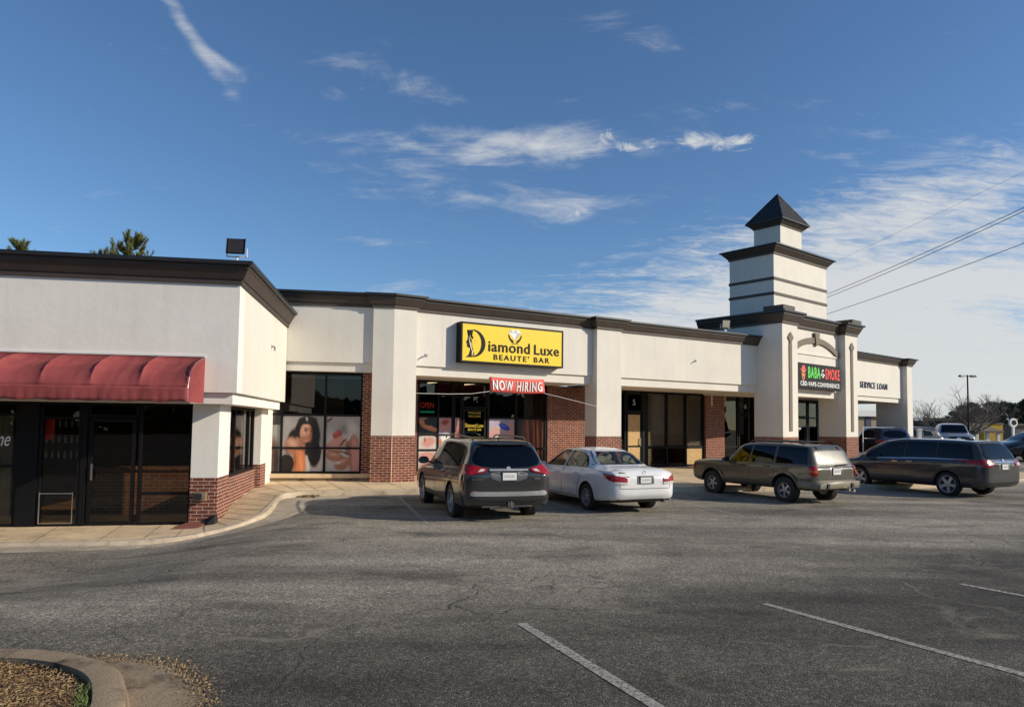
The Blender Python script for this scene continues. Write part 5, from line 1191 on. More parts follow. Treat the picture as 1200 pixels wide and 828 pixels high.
for p in ([(-.08, .32), (-.08, .97)], [(1.02, .34), (1.08, .93)], [(-1.06, .98), (-1.0, .72), (-.90, .6)], [(-.90, .34), (-.90, .6)], [(-.9, .32), (1.02, .32)]): c.seam(p)
c.side([(-1.35, .80), (-.2, .80), (.9, .77), (.9, .782), (-.2, .812), (-1.35, .815)], 'crease', c.paint, off=.012, depth=.014)
c.handles([(-.80, .86), (.18, .845)], c.paint); c.mirror_pair(.92, .99, .99, c.paint, .9)
MB().tube((.55, -2.46, .30), (.55, -2.30, .30), .035, 10).build('exhaust_pipe', M['alloy_dark'], c.root, c.fr)
c.wheels(.325, .215, .905, -1.335, 1.465, 8, .215, 'alloy', .045); c.finish()

# ---- olive boxy SUV
c = Car('suv', 'boxy olive brown SUV with a roof rack parked in front of the tower', 'car', Frame(7.56, 20.95, 28.5, -.04), ROWS_JEEP, 'paint_olive')
c.win([(-2.02, 1.09), (-1.91, 1.51), (-1.0, 1.53), (-1.0, 1.085)], grow=.035); c.win([(-.90, 1.08), (-.90, 1.53), (-.12, 1.53), (-.08, 1.07)], grow=.02); c.win([(.0, 1.07), (-.03, 1.53), (.25, 1.505), (.42, 1.43), (.86, 1.10), (.80, 1.055)], grow=.02)
for yy in (-1.31, 1.38):
    ring = []
    for k in range(14):
        a0, a1 = R(-8 + 196 * k / 14), R(-8 + 196 * (k + 1) / 14)
        ring.append([(yy + math.cos(a0) * .44, .378 + math.sin(a0) * .44), (yy + math.cos(a1) * .44, .378 + math.sin(a1) * .44), (yy + math.cos(a1) * .515, .378 + math.sin(a1) * .51), (yy + math.cos(a0) * .515, .378 + math.sin(a0) * .51)])
    c.side(ring, 'wheel_flare', c.paint, off=.035, depth=.06, res=.1)
plain('hazy_glass', (.085, .085, .08), .26, spec=.45, var=.3, vscale=2)
c.rear(rnd_poly([(-.73, 1.08), (.73, 1.08), (.70, 1.26), (.62, 1.52), (-.62, 1.52), (-.70, 1.26)], .04), 'rear_window', 'hazy_glass', off=.006, label='hazy sunlit rear window')
c.front(chaikin([(-.74, 1.10), (.74, 1.10), (.60, 1.53), (-.60, 1.53)], 2), 'windshield', 'car_glass_dark')
c.corner([(.86, .80), (1.08, .80), (1.08, 1.04), (.86, 1.04)], 'tail_light', 'lamp_red', off=.022, depth=.03); c.corner([(.86, .875), (1.08, .875), (1.08, .935), (.86, .935)], 'indicator_lamp', 'lamp_amber', off=.026, depth=.01)
c.rear(rect(-.24, .24, .80, 1.0), 'plate_recess', 'alloy_dark', off=.003); c.plate(.90, .30, .16); c.rear(rect(-.02, .12, 1.04, 1.06), 'handle', 'black_plastic', off=.02, depth=.03)
m = MB(); m.sweep([(-.86, -1.55), (-.885, -2.15), (-.72, -2.36), (.72, -2.36), (.885, -2.15), (.86, -1.55)][::-1], [(-.10, .47), (-.004, .48), (.006, .52), (.006, .635), (-.01, .655), (-.18, .66), (-.18, .47)]); 
plain('bumper_tan', (.19, .165, .115), .45, var=.12)
bp = MB(); bp.sweep([(-.875, -1.78), (-.895, -2.18), (-.76, -2.35), (.76, -2.35), (.895, -2.18), (.875, -1.78)], [(.0, .46), (.03, .47), (.04, .52), (.04, .625), (.02, .65), (-.12, .655), (-.12, .46)]); bp.build('bumper', M['bumper_tan'], c.root, c.fr, smooth=True)
m = MB(); m.box(-.52, -.44, -2.42, -2.385, .48, .60); m.box(.44, .52, -2.42, -2.385, .48, .60); m.build('bumper_guard', M['black_plastic'], c.root, c.fr)
m = MB(); m.box(.20, .26, -2.50, -2.2, .40, .46); m.tube((.23, -2.48, .46), (.23, -2.48, .52), .025, 10); m.tube((.48, -2.46, .40), (.48, -2.2, .40), .04, 10); m.build('tow_hitch', M['steel_bright'], c.root, c.fr)
c.side([(-2.1, .70), (-1.72, .70), (-1.72, .60), (-2.1, .60)], 'cladding', c.paint, off=.02); c.side([(-.92, .46), (.98, .46), (.98, .64), (-.92, .64)], 'cladding', c.paint, off=.022, depth=.03)
for p in ([(-.95, .66), (-.95, 1.06)], [(-.05, .48), (-.05, 1.06)], [(.88, .48), (.88, 1.02)], [(-.95, .66), (-.78, .48)], [(-.78, .48), (.88, .48)]): c.seam(p, .014)
c.handles([(-.70, .97), (.16, .965)], M['black_plastic']); c.mirror_pair(.72, 1.10, .98, M['black_plastic'], .95)
rr = MB()
for sx in (-1, 1): rr.path_tube([(sx * .60, -1.75, 1.60), (sx * .60, -1.65, 1.665), (sx * .60, .0, 1.67), (sx * .60, .12, 1.61)], .016, 6)
for y in (-1.5, -.75, -.1): rr.tube((-.60, y, 1.672), (.60, y, 1.672), .014, 6)
for y in (-1.2, -.9, -.4): rr.box(-.55, .55, y - .02, y + .02, 1.655, 1.668)
rr.build('roof_rack', M['black_plastic'], c.root, c.fr)
for sx in (-1, 1): c.rear(rect(sx * .42 - .05, sx * .42 + .05, 1.47, 1.54), 'hinge', 'black_plastic', off=.03, depth=.035)
MB().path_tube([(.0, -2.27, 1.07), (.3, -2.26, 1.085), (.52, -2.25, 1.09)], .012, 6).build('rear_wiper', M['black_plastic'], c.root, c.fr)
c.seam([(-.74, .70), (-.74, 1.06)], sides=False, name='tailgate_seam'); c.seam([(.74, .70), (.74, 1.06)], sides=False, name='tailgate_seam'); c.seam([(-.74, .71), (.74, .71)], sides=False, name='tailgate_seam')
c.front(rect(-.72, .72, .70, .92), 'grille', 'black_plastic', off=.01); c.side(rect(2.10, 2.18, .76, .90), 'marker_lamp', 'lamp_red', off=.012)
c.wheels(.365, .235, .885, -1.31, 1.38, 5, .205, 'alloy', .075); c.finish()

# ---- slate minivan
c = Car('minivan', 'dark slate minivan with red wraparound tail lights at the right of the olive SUV', 'car', Frame(13.42, 23.42, 27, 0), ROWS_VAN, 'paint_slate')
c.win([(-2.24, 1.15), (-2.10, 1.55), (-1.6, 1.595), (-1.14, 1.605), (-1.14, 1.135)], grow=.035); c.win([(-1.08, 1.135), (-1.08, 1.61), (-.11, 1.615), (-.09, 1.105)], grow=.035); c.win([(-.03, 1.10), (-.05, 1.61), (.5, 1.565), (1.05, 1.33), (1.50, 1.10), (1.36, 1.065)], grow=.035)
c.rear(rnd_poly([(-.72, 1.15), (.72, 1.15), (.76, 1.24), (.62, 1.59), (-.62, 1.59), (-.76, 1.24)], .06), 'rear_window', 'car_glass_dark', off=.006); c.front(chaikin([(-.78, 1.12), (.78, 1.12), (.62, 1.56), (-.62, 1.56)], 2), 'windshield', 'car_glass_dark')
c.rear([(-.60, 1.60), (.60, 1.60), (.56, 1.65), (-.56, 1.65)], 'spoiler', c.paint, off=.045, depth=.08, smooth_n=1)
c.corner(rnd_poly([(.52, 1.12), (1.0, 1.13), (1.30, 1.12), (1.45, 1.10), (1.45, .95), (1.20, .92), (.98, .97), (.78, 1.03)], .03), 'tail_light', 'lamp_red', off=.02, depth=.035); c.corner([(1.24, 1.05), (1.40, 1.04), (1.40, .98), (1.26, .985)], 'reverse_lamp', 'lamp_clear', off=.03, depth=.015)
c.rear(rect(-.52, .52, 1.05, 1.085), 'chrome_bar', 'chrome', off=.025, depth=.03); c.rear(rect(-.28, .28, .84, 1.03), 'plate_recess', 'alloy_dark', off=.003); c.plate(.93, .30, .15); c.rear(ell(0, 1.12, .05, .04, 12), 'badge', 'chrome', off=.02)
c.side([(-2.1, 1.118), (-.9, 1.112), (-.3, 1.095), (.1, 1.075), (1.25, 1.045), (1.25, 1.062), (.1, 1.092), (-.3, 1.112), (-.9, 1.13), (-2.1, 1.136)], 'belt_trim', 'chrome', off=.012, depth=.014)
for p in ([(-.06, .36), (-.06, 1.08)], [(1.2, .38), (1.28, 1.02)], [(-1.12, .62), (-1.12, 1.1)], [(-.06, .36), (1.2, .38)], [(-.06, .36), (-1.0, .40)], [(-1.0, .40), (-1.12, .62)], [(-1.12, 1.0), (-2.0, 1.02)]): c.seam(p)
c.side([(-1.05, .34), (1.05, .34), (1.05, .42), (-1.05, .42)], 'sill_cladding', 'black_plastic', off=.008); c.rear(chaikin([(-.8, .42), (.8, .42), (.8, .50), (-.8, .50)], 1), 'bumper_cladding', 'black_plastic', off=.006)
c.seam([(-.8, .70), (.8, .70)], sides=False, name='bumper_seam'); c.handles([(-.30, .99), (.20, .98)], M['chrome']); c.mirror_pair(1.12, 1.12, 1.08, c.paint, 1.15)
MB().box(-.04, .04, -1.75, -1.5, 1.70, 1.745).build('antenna_fin', M['black_plastic'], c.root, c.fr)
c.wheels(.365, .235, .965, -1.48, 1.52, 5, .262, 'alloy_bright', .05); c.finish()

# ---- vehicles further off
def far_car(label, fr, rows, paint, name='parked_car', cat='car', rad=.36, group='cars parked beyond the shops'):
    c = Car(name, label, cat, fr, rows, paint, group); L = rows[-1][0]; sed = rows is ROWS_SEDAN
    c.win([(-1.7, 1.15), (-1.6, 1.45), (-1.0, 1.52), (-1.0, 1.13)] if not sed else W2); c.win([(-.9, 1.13), (-.9, 1.55), (-.1, 1.57), (-.05, 1.10)] if not sed else W3)
    if not sed: c.win([(.02, 1.10), (-.02, 1.56), (.4, 1.52), (1.0, 1.15), (.95, 1.10)])
    zz = 0 if not sed else -.06
    c.rear(chaikin([(-.62, 1.16 + zz), (.62, 1.16 + zz), (.55, 1.54 + 2 * zz), (-.55, 1.54 + 2 * zz)], 1), 'rear_window', 'car_glass_dark'); c.front(chaikin([(-.72, 1.14 + zz), (.72, 1.14 + zz), (.58, 1.52 + 2 * zz), (-.58, 1.52 + 2 * zz)], 1), 'windshield', 'car_glass_dark')
    zt = rows[0][2] * 1.0
    c.corner([(1.08, zt - .12), (1.36, zt - .12), (1.36, zt + .04), (1.0, zt + .06)], 'tail_light', 'lamp_red', off=.02)
    for sx in (-1, 1): c.front(rect(sx * .52 - .13, sx * .52 + .13, .60, .72), 'headlight', 'lamp_clear', off=.01)
    c.front(rect(-.3, .3, .5, .66), 'grille', 'black_plastic', off=.008); c.plate(.78)
    c.mirror_pair(.95, 1.08, 1.02, c.paint); c.wheels(rad, .23, rows[5][4] - .01, -1.40, 1.48, 5, None, 'alloy', .05); c.finish(); return c
# ------------------------------------------------------------------ far vehicles and surroundings
def ray_xy(px_, d): return ((px_ - 600) / FPX * d * 1.0, d)
def far(px_, d): 
    x, y = ray_xy(px_, d); return x, y, ground(x, y)
x, y, z = far(1222, 37); far_car('black SUV seen side-on at the right edge of the photo behind the minivan', Frame(x + .3, y, 84, z - .02), ROWS_VAN, 'paint_black')
x, y, z = far(1030, 41); far_car('dark SUV seen through the drive-through bay under the beige wall', Frame(x, y, -8, z - .05), ROWS_SUV, 'paint_blue')
x, y, z = far(1066, 47); far_car('black SUV half hidden by the last white pier', Frame(x - .6, y, 100, z + .0), ROWS_SUV, 'paint_black')
# pickup truck facing the camera
ROWS_PICK = [(-2.9,.60,1.16,1.20,.92,.90,.82),(-2.85,.55,1.20,1.24,.97,.94,.85),(-1.0,.5,1.22,1.26,.98,.95,.86),(-.9,.48,1.22,1.50,.98,.94,.74),(-.75,.48,1.22,1.84,.98,.93,.72),(0,.46,1.21,1.90,.98,.93,.72),(.75,.46,1.20,1.84,.98,.93,.71),(1.1,.46,1.20,1.60,.98,.92,.72),(1.5,.46,1.19,1.27,.98,.91,.78),(2.2,.46,1.15,1.21,.97,.88,.74),(2.75,.48,1.06,1.12,.94,.84,.70),(2.9,.55,.92,.98,.86,.76,.60)]
x, y, z = far(1114, 49)
c = Car('pickup_truck', 'pale silver pickup truck facing the camera beyond the minivan roof', 'pickup truck', Frame(x, y, 157, z + .12), ROWS_PICK, 'paint_silver', 'cars parked beyond the shops')
c.front(rnd_poly([(-.80, 1.26), (.80, 1.26), (.66, 1.78), (-.66, 1.78)], .08), 'windshield', 'car_glass_dark', off=.008); c.win([(-.02, 1.28), (-.02, 1.75), (.72, 1.72), (1.12, 1.30)]); c.win([(-.1, 1.28), (-.1, 1.75), (-.7, 1.72), (-.75, 1.28)])
c.front(chaikin([(-.56, .78), (.56, .78), (.60, 1.02), (-.60, 1.02)], 1), 'grille', 'black_plastic', off=.02); c.front(ell(0, .9, .13, .06, 16), 'badge', 'chrome', off=.03)
for sx in (-1, 1): c.front(rect(sx * .74 - .12, sx * .74 + .12, .78, .98), 'headlight', 'lamp_clear', off=.02)
c.front(rect(-.8, .8, .56, .70), 'bumper', 'chrome', off=.05, depth=.06); c.mirror_pair(.95, 1.34, 1.14, M['black_plastic'], 1.4)
c.wheels(.40, .26, .96, -1.75, 1.85, 5, None, 'alloy', .07); c.finish()
# white railing and post
rl = thing('railing', 'thin white metal railing behind the drive-through bay', 'railing', Frame(*far(1011, 39)[:2], 8, far(1011, 39)[2]))
m = MB()
for k in range(2): m.tube((0, 0, 1.1 + .6 * k), (1.9, 0, 1.1 + .6 * k), .018, 6)
m.build('rail', M['white_paint'], rl)
for k in range(2): MB().box(k * 1.9 - .022, k * 1.9 + .022, -.022, .022, -.3, 1.72).build('post', M['white_paint'], rl)
fx, fy, fz = far(1077, 44); m = MB(); m.box(-.10, .10, -.10, .10, -.3, 1.5); m.box(-.13, .13, -.13, .13, 1.5, 1.62)
tag(m.build('gate_post', M['white_paint'], None, Frame(fx, fy, 0, fz)), 'short white post right of the last white pier', 'post')
# drive-through neighbour wall seen through the bay
nb = thing('bank_annex', 'beige wall with dark columns seen through the drive-through bay', 'building', Frame(*far(1000, 62)[:2], 12, -.4))
MB().box(-4, 4.6, 0, 5, 0, 3.5).build('wall', M['plaster_tan'], nb); m = MB(); m.box(-4.2, 4.8, -.3, 5.2, 3.5, 4.0); m.build('roof', M['white_paint'], nb)
for k in (1.2, 3.7): MB().box(k, k + .55, -.06, 0, 0, 3.5).build('column', M['navy'], nb)
def house(name, label, cat, px0, px1, d, ztop, wall, roof, hip=False, yaw=0, eave=.5):
    x0, y0, _ = far(px0, d); x1, _, _ = far(px1, d); g0 = ground((x0 + x1) / 2, d) - .5; w = x1 - x0
    t = thing(name, label, cat, Frame(x0, y0, yaw, g0)); hgt = ztop - g0
    return t, w, hgt
t, w, h = house('warehouse', 'long low dark building behind the bare tree', 'building', 1040, 1150, 112, 3.9, 0, 0)
MB().box(0, w, 0, 18, 0, h - .5).build('wall', M['plaster_dark'], t); MB().box(-.3, w + .3, -.4, 18.4, h - .497, h).build('roof', M['roof_dark'], t); MB().box(-.1, w * .36, -.45, -.41, h - .48, h - .02).build('fascia_board', M['white_paint'], t)  # near-black wall and roof: the building's shade is put into the colour
for k in range(5): window(t, FR[t.name], 2 + k * 3.2, 3.8 + k * 3.2, 1.0, 2.6, -.06, fw=.1)
t, w, h = house('brick_shop', 'low reddish brick building beside the pickup truck', 'building', 1076, 1100, 85, 1.55, 0, 0)
MB().box(0, w + 1, 0, 8, 0, h).build('wall', M['brick'], t); MB().box(-.2, w + 1.2, -.2, 8.2, h, h + .16).build('roof', M['plaster_tan'], t)
t, w, h = house('pavilion', 'tan hipped canopy on pale columns right of the lamp post', 'canopy', 1131, 1171, 100, 1.95, 0, 0)
m = MB(); e = .4; m.add([(-e, -e, h), (w + e, -e, h), (w + e, 5 + e, h), (-e, 5 + e, h), (w * .3, 2.5, h + 1.15), (w * .62, 2.5, h + 1.15), (-e, -e, h - .3), (w + e, -e, h - .3), (w + e, 5 + e, h - .3), (-e, 5 + e, h - .3)], [(0, 1, 5, 4), (1, 2, 5), (2, 3, 4, 5), (3, 0, 4), (0, 6, 7, 1), (1, 7, 8, 2), (2, 8, 9, 3), (3, 9, 6, 0), (6, 9, 8, 7)])
plain('shingle', (.16, .135, .10), .9, var=.25, vscale=3); m.build('roof', M['shingle'], t)
for a in (.15, w * .62, w - .3):
    for b in (0, 4.6): MB().box(a, a + .4, b, b + .4, 0, h - .3).build('column', M['white_paint'], t)
MB().box(.8, w * .55, 2.2, 4.4, 0, h - .3).build('wall', M['plaster_tan'], t)
plain('yellow_wall', (.52, .33, .035), .8, var=.1)
t, w, h = house('yellow_shop', 'yellow shop wall half hidden by the tan canopy', 'building', 1153, 1175, 106, 2.95, 0, 0)
MB().box(0, w, 0, 8, 0, h).build('wall', M['yellow_wall'], t); MB().box(-.1, w + .1, -.1, 8.1, h, h + .2).build('roof', M['trim_brown'], t)
t, w, h = house('low_shop', 'low brown building at the right edge below the pines', 'building', 1190, 1225, 120, 2.9, 0, 0)
MB().box(0, w, 0, 8, 0, h).build('wall', M['trim_brown'], t); MB().box(-.3, w + .3, -.3, 8.3, h, h + .3).build('roof', M['shingle'], t)
# lamp post
x, y, z = far(1135, 76); lp = thing('street_lamp', 'tall dark twin-headed lamp post rising in front of the bare tree', 'street lamp', Frame(x, y, 8, z - .2))
MB().tube((0, 0, 0), (0, 0, 8.7), .12, 10, r2=.07).build('pole', M['frame_black'], lp)
MB().box(-.25, .25, -.25, .25, 0, .7).build('base', M['concrete'], lp); MB().box(-.45, .45, -.04, .04, 8.52, 8.6).build('arm', M['frame_black'], lp)
for sx in (-1, 1):
    m = MB(); m.add([(sx * .35, -.18, 8.5), (sx * .95, -.22, 8.46), (sx * .95, .22, 8.46), (sx * .35, .18, 8.5), (sx * .40, -.12, 8.68), (sx * .90, -.14, 8.68), (sx * .90, .14, 8.68), (sx * .40, .12, 8.68)], [(0, 1, 2, 3), (7, 6, 5, 4), (0, 4, 5, 1), (1, 5, 6, 2), (2, 6, 7, 3), (3, 7, 4, 0)])
    h_ = m.build('lamp_head', M['cap_black'], lp); MB().box(sx * .45, sx * .85, -.12, .12, 8.44, 8.462).build('lens', M['lens_glass'], h_)
# round white sign on a pole
x, y, z = far(1187, 82); ps = thing('pole_sign', 'round white pole sign at the right edge in front of the pines', 'pole sign', Frame(x, y, 10, z - .2))
MB().box(-.13, .13, -.1, .1, 0, 3.7).build('pole', M['white_paint'], ps); m = MB(); m.face(ell(0, 4.2, .52, .52, 24), -.12, .12); m.build('disc', M['white_paint'], ps); m = MB(); m.face(ell(.02, 4.2, .34, .30, 20), -.13, -.121); m.build('emblem', M['frame_black'], ps)
# power lines -------------------------------------------------------------
def wire(p, q, sag, label):
    p, q = Vector(p), Vector(q); m = MB(); pts = [p.lerp(q, t / 24) - Vector((0, 0, 4 * sag * (t / 24) * (1 - t / 24))) for t in range(25)]
    m.path_tube(pts, .020, 5); o = m.build('power_line', M['frame_black'], None, WORLD); tag(o, label, 'power line', 'overhead wires behind the tower')
def wp(px_, py_, d):
    v = rt * ((px_ - 600) / FPX) - up * ((py_ - 450) / FPX) + fw; v = v * (d / v.y); return (v.x, v.y, H + v.z)
wire(wp(880, 378, 70), wp(1260, 215, 34), .35, 'upper wire of the close pair sloping up to the right from the tower')
wire(wp(880, 381, 70), wp(1260, 219, 34), .40, 'lower wire of the close pair sloping up to the right from the tower')
wire(wp(880, 395, 72), wp(1260, 262, 36), .30, 'separate lowest wire sloping up to the right from the tower')
wire(wp(880, 352, 150), wp(1260, 172, 120), .30, 'faint farthest wire above the close pair right of the tower')
# trees --------------------------------------------------------------------
plain('bark', (.09, .068, .05), .95, var=.35, vscale=8); plain('bark_grey', (.16, .135, .115), .95, var=.3, vscale=4)
def leaf_mat(name, c1, c2):
    m, nt, b = new_mat(name); oc = coord(nt)
    k = ramp(nt, noise(nt, .8, 4, .6, oc), [(.3, c1), (.7, c2)]); nt.links.new(k, b.inputs['Base Color']); b.inputs['Roughness'].default_value = .8; b.inputs['Specular IOR Level'].default_value = .2
    return m
leaf_mat('needles_near', (.12, .135, .03), (.24, .235, .06)); leaf_mat('needles', (.030, .042, .024), (.070, .082, .045))
rnd = random.Random(11)
def tuft(m, p, d, L, W_, n):
    """bottle-brush shoot: needles along a stem"""
    p = Vector(p); d = Vector(d).normalized(); a = d.orthogonal().normalized(); b = d.cross(a)
    m.tube(p, p + d * L * .8, .018, 4, 1)
    for _ in range(n):
        t = rnd.random() ** .8; th = rnd.uniform(0, 6.28); o = p + d * (L * t * .85); r = a * math.cos(th) + b * math.sin(th); e = o + (d * rnd.uniform(.7, 1.2) + r * rnd.uniform(.45, .8)).normalized() * W_ * rnd.uniform(.7, 1.2); s = d.cross(r) * .008
        m.add([o - s, o + s, e + s * .4, e - s * .4], [(0, 1, 2, 3)], 0)
def near_pine(px_, d, ztop, label, seed):
    global rnd
    rnd = random.Random(seed); x, y, z = far(px_, d); fr = Frame(x, y, seed * 40, z); t = thing('pine_tree', label, 'pine tree', fr, 'pines behind the corner shop'); hgt = ztop - z
    tr = MB(); tr.tube((0, 0, 0), (0, 0, hgt * .5), .24, 10, r2=.16); tr.tube((0, 0, hgt * .5), (0, 0, hgt - .3), .16, 8, r2=.03)
    cr_ = MB(); zz = hgt * .42
    while zz < hgt - .15:
        k = (hgt - zz) / (hgt * .58); R_ = .25 + 3.0 * k ** .8; nb_ = 5 if k > .15 else 4
        for i in range(nb_):
            a = rnd.uniform(0, 6.28); r = R_ * rnd.uniform(.6, 1.05); p0 = Vector((0, 0, zz)); p1 = Vector((math.cos(a) * r * .6, math.sin(a) * r * .6, zz + r * .18)); p2 = Vector((math.cos(a) * r, math.sin(a) * r, zz + r * .45))
            tr.tube(p0, p1, .05 * (.3 + k), 5, r2=.03); tr.tube(p1, p2, .03, 5, r2=.012)
            top = zz > hgt - 3.2
            for q in range(7 if top else 4):
                tt = rnd.uniform(.35, 1); pp = p0.lerp(p1, tt * 1.2) if tt < .6 else p1.lerp(p2, (tt - .6) * 2.5); tuft(cr_, pp, (rnd.uniform(-.35, .35) + math.cos(a) * .25, rnd.uniform(-.35, .35) + math.sin(a) * .25, 1), rnd.uniform(.35, .7), .20, 75 if top else 14)
        zz += .30 + .35 * k
    tuft(cr_, (0, 0, hgt - .75), (0, 0, 1), .75, .2, 110)
    tr.build('trunk', M['bark'], t, fr, smooth=True, fix=False); cr_.build('crown', [M['needles_near'], M['bark']], t, fr, fix=False)
near_pine(147, 40, 12.4, 'pine with the tallest shoots peeking over the corner shop parapet', 1)
near_pine(114, 43, 11.95, 'pine whose tips just clear the parapet left of the tallest pine', 2)
near_pine(18, 41, 11.95, 'pine tips showing at the far left above the awning shop', 3)
# far pines: many small needle clumps in lumpy tiers
def far_pine(seed):
    r = random.Random(seed); t = thing('pine_tree', 'dark pine', 'pine tree', WORLD, 'pines on the far right skyline'); hgt = 13.0
    tr = MB(); tr.tube((0, 0, 0), (0, 0, hgt * .6), .26, 8, r2=.18); tr.tube((0, 0, hgt * .6), (0, 0, hgt * .97), .18, 6, r2=.04)
    cr_ = MB(); lumps = []
    for k in range(26):
        zz = hgt * r.uniform(.38, .96); a = r.uniform(0, 6.28); R_ = 3.6 * (1 - ((zz / hgt - .40) / .62) ** 1.6) * r.uniform(.45, 1.0) if zz > hgt * .4 else 2.6
        lumps.append((math.cos(a) * R_, math.sin(a) * R_, zz, r.uniform(.6, 1.25))); tr.tube((0, 0, zz - .5), (math.cos(a) * R_, math.sin(a) * R_, zz), .07, 4, r2=.02)
    lumps.append((0, 0, hgt * .95, .8))
    for (lx, ly, lz, lr) in lumps:
        for _ in range(int(75 * lr)):
            v = Vector((r.gauss(0, 1), r.gauss(0, 1), r.gauss(0, 1))).normalized() * lr * r.uniform(.5, 1.05); v.z *= .62; c0 = Vector((lx, ly, lz)) + v; n = v.normalized(); a = n.orthogonal().normalized(); b = n.cross(a); s = r.uniform(.16, .34)
            th = r.uniform(0, 6.28); a, b = a * math.cos(th) + b * math.sin(th), b * math.cos(th) - a * math.sin(th)
            cr_.add([c0 - a * s - b * s * .5, c0 + a * s - b * s * .4 + n * .1, c0 + a * s * .7 + b * s * .5, c0 - a * s * .8 + b * s * .6 + n * .12], [(0, 1, 2, 3)])
    tr.build('trunk', M['bark'], t, WORLD, fix=False); cr_.build('crown', M['needles'], t, WORLD, fix=False); return t
protos = [far_pine(21), far_pine(22)]
def place_tree(root, first, px_, d, ztop, label):
    x, y, z = far(px_, d); s = (ztop - z) / 13.0
    if first: o = root
    else:
        o = root.copy(); link(o)
        for ch in root.children: c_ = ch.copy(); link(c_, o); c_.matrix_local = ch.matrix_local.copy()
    o.location = (x, y, z); o.rotation_euler = (0, 0, px_ * 1.7); o.scale = (s * 1.05, s * 1.05, s); o['label'] = label; return o
spots = [(1128, 150, 7.2), (1139, 165, 8.6), (1149, 150, 6.9), (1160, 170, 9.0), (1168, 155, 8.2), (1177, 165, 8.9), (1186, 152, 8.0), (1195, 168, 8.7), (1203, 158, 9.3), (1212, 165, 8.8), (1221, 160, 9.6), (1231, 150, 8.5), (1117, 175, 6.6), (1242, 165, 9.0)]
for i, (p_, d_, zt_) in enumerate(spots):
    place_tree(protos[i % 2], i < 2, p_, d_, zt_, 'dark pine crown in the far right skyline row beyond the lamp post')
# bare tree
rnd = random.Random(5)
x, y, z = far(1124, 96); bt = thing('bare_tree', 'spreading leafless tree behind the twin-headed lamp post', 'bare tree', Frame(x, y, 0, z))
tm, bm_ = MB(), MB()
def grow(p, d, L, r, lvl):
    q = p; n = 3; dd = d.copy()
    for k in range(n):
        dd = (dd + Vector((rnd.gauss(0, .10), rnd.gauss(0, .10), .05))).normalized(); e = q + dd * L / n
        (tm if lvl < 1 else bm_).tube(q, e, r * (1 - .22 * k / n), 6 if lvl < 2 else 4, r2=r * (1 - .22 * (k + 1) / n), cap=False); q = e
        if lvl >= 1 and lvl < 5 and rnd.random() < .5:
            s = (dd + Vector((rnd.gauss(0, .6), rnd.gauss(0, .6), rnd.gauss(.1, .3)))).normalized(); grow(q, s, L * .6, r * .5, lvl + 1)
    if lvl < 6:
        for _ in range(3 if lvl < 2 else 2):
            s = (dd + Vector((rnd.gauss(0, .55), rnd.gauss(0, .55), rnd.gauss(.08, .25)))).normalized(); grow(q, s, L * rnd.uniform(.62, .82), r * .62, lvl + 1)
grow(Vector((0, 0, 0)), Vector((0, 0, 1)), 2.3, .24, 0)
for k in range(4):
    a = k * 1.6 + .4; grow(Vector((0, 0, 1.3 + .15 * k)), Vector((math.cos(a) * .9, math.sin(a) * .9, .65)).normalized(), 3.0, .13, 1)
tm.build('trunk', M['bark_grey'], bt, FR[bt.name], fix=False); bm_.build('crown', M['bark_grey'], bt, FR[bt.name], fix=False)
# unseen dark trees added behind the viewer to darken reflections in glass and paint
m = MB(); r = random.Random(19)
for _ in range(7000):
    a = r.uniform(R(150), R(385)); d = r.uniform(75, 95); x, y = math.cos(a) * d, -abs(math.sin(a)) * d if a > R(180) and a < R(360) else math.sin(a) * d * .6
    zt = -2.5 + (10.5 + 3 * math.sin(a * 9) + 1.5 * math.sin(a * 23)) * r.random(); s = r.uniform(.7, 1.5); c0 = Vector((x, y, zt)); u = Vector((r.gauss(0, 1), r.gauss(0, 1), r.gauss(0, 1))).normalized(); b = u.orthogonal().normalized()
    if y > 20: continue
    m.add([c0 - u * s - b * s, c0 + u * s - b * s * .7, c0 + u * s * .8 + b * s, c0 - u * s + b * s * .8], [(0, 1, 2, 3)])
tag(m.build('woodland', M['needles'], None, WORLD, fix=False), 'unseen belt of woodland added opposite the shops to darken reflections', 'woodland', kind='stuff')
# low distant woodland band
m = MB(); r = random.Random(9)
for _ in range(9000):
    px_ = r.uniform(900, 1400); d = r.uniform(330, 420); x, y = ray_xy(px_, d); zt = -2.5 + r.random() ** 1.4 * (7.5 + 1.6 * math.sin(px_ * .05)); s = r.uniform(.6, 1.5)
    c0 = Vector((x, y, zt)); a = Vector((r.gauss(0, 1), r.gauss(0, 1), r.gauss(0, 1))).normalized(); b = a.orthogonal().normalized(); m.add([c0 - a * s - b * s, c0 + a * s - b * s * .7, c0 + a * s * .8 + b * s, c0 - a * s + b * s * .8], [(0, 1, 2, 3)])
tag(m.build('woodland', M['needles'], None, WORLD, fix=False), 'low dark band of distant woodland on the horizon at the right', 'woodland', kind='stuff')
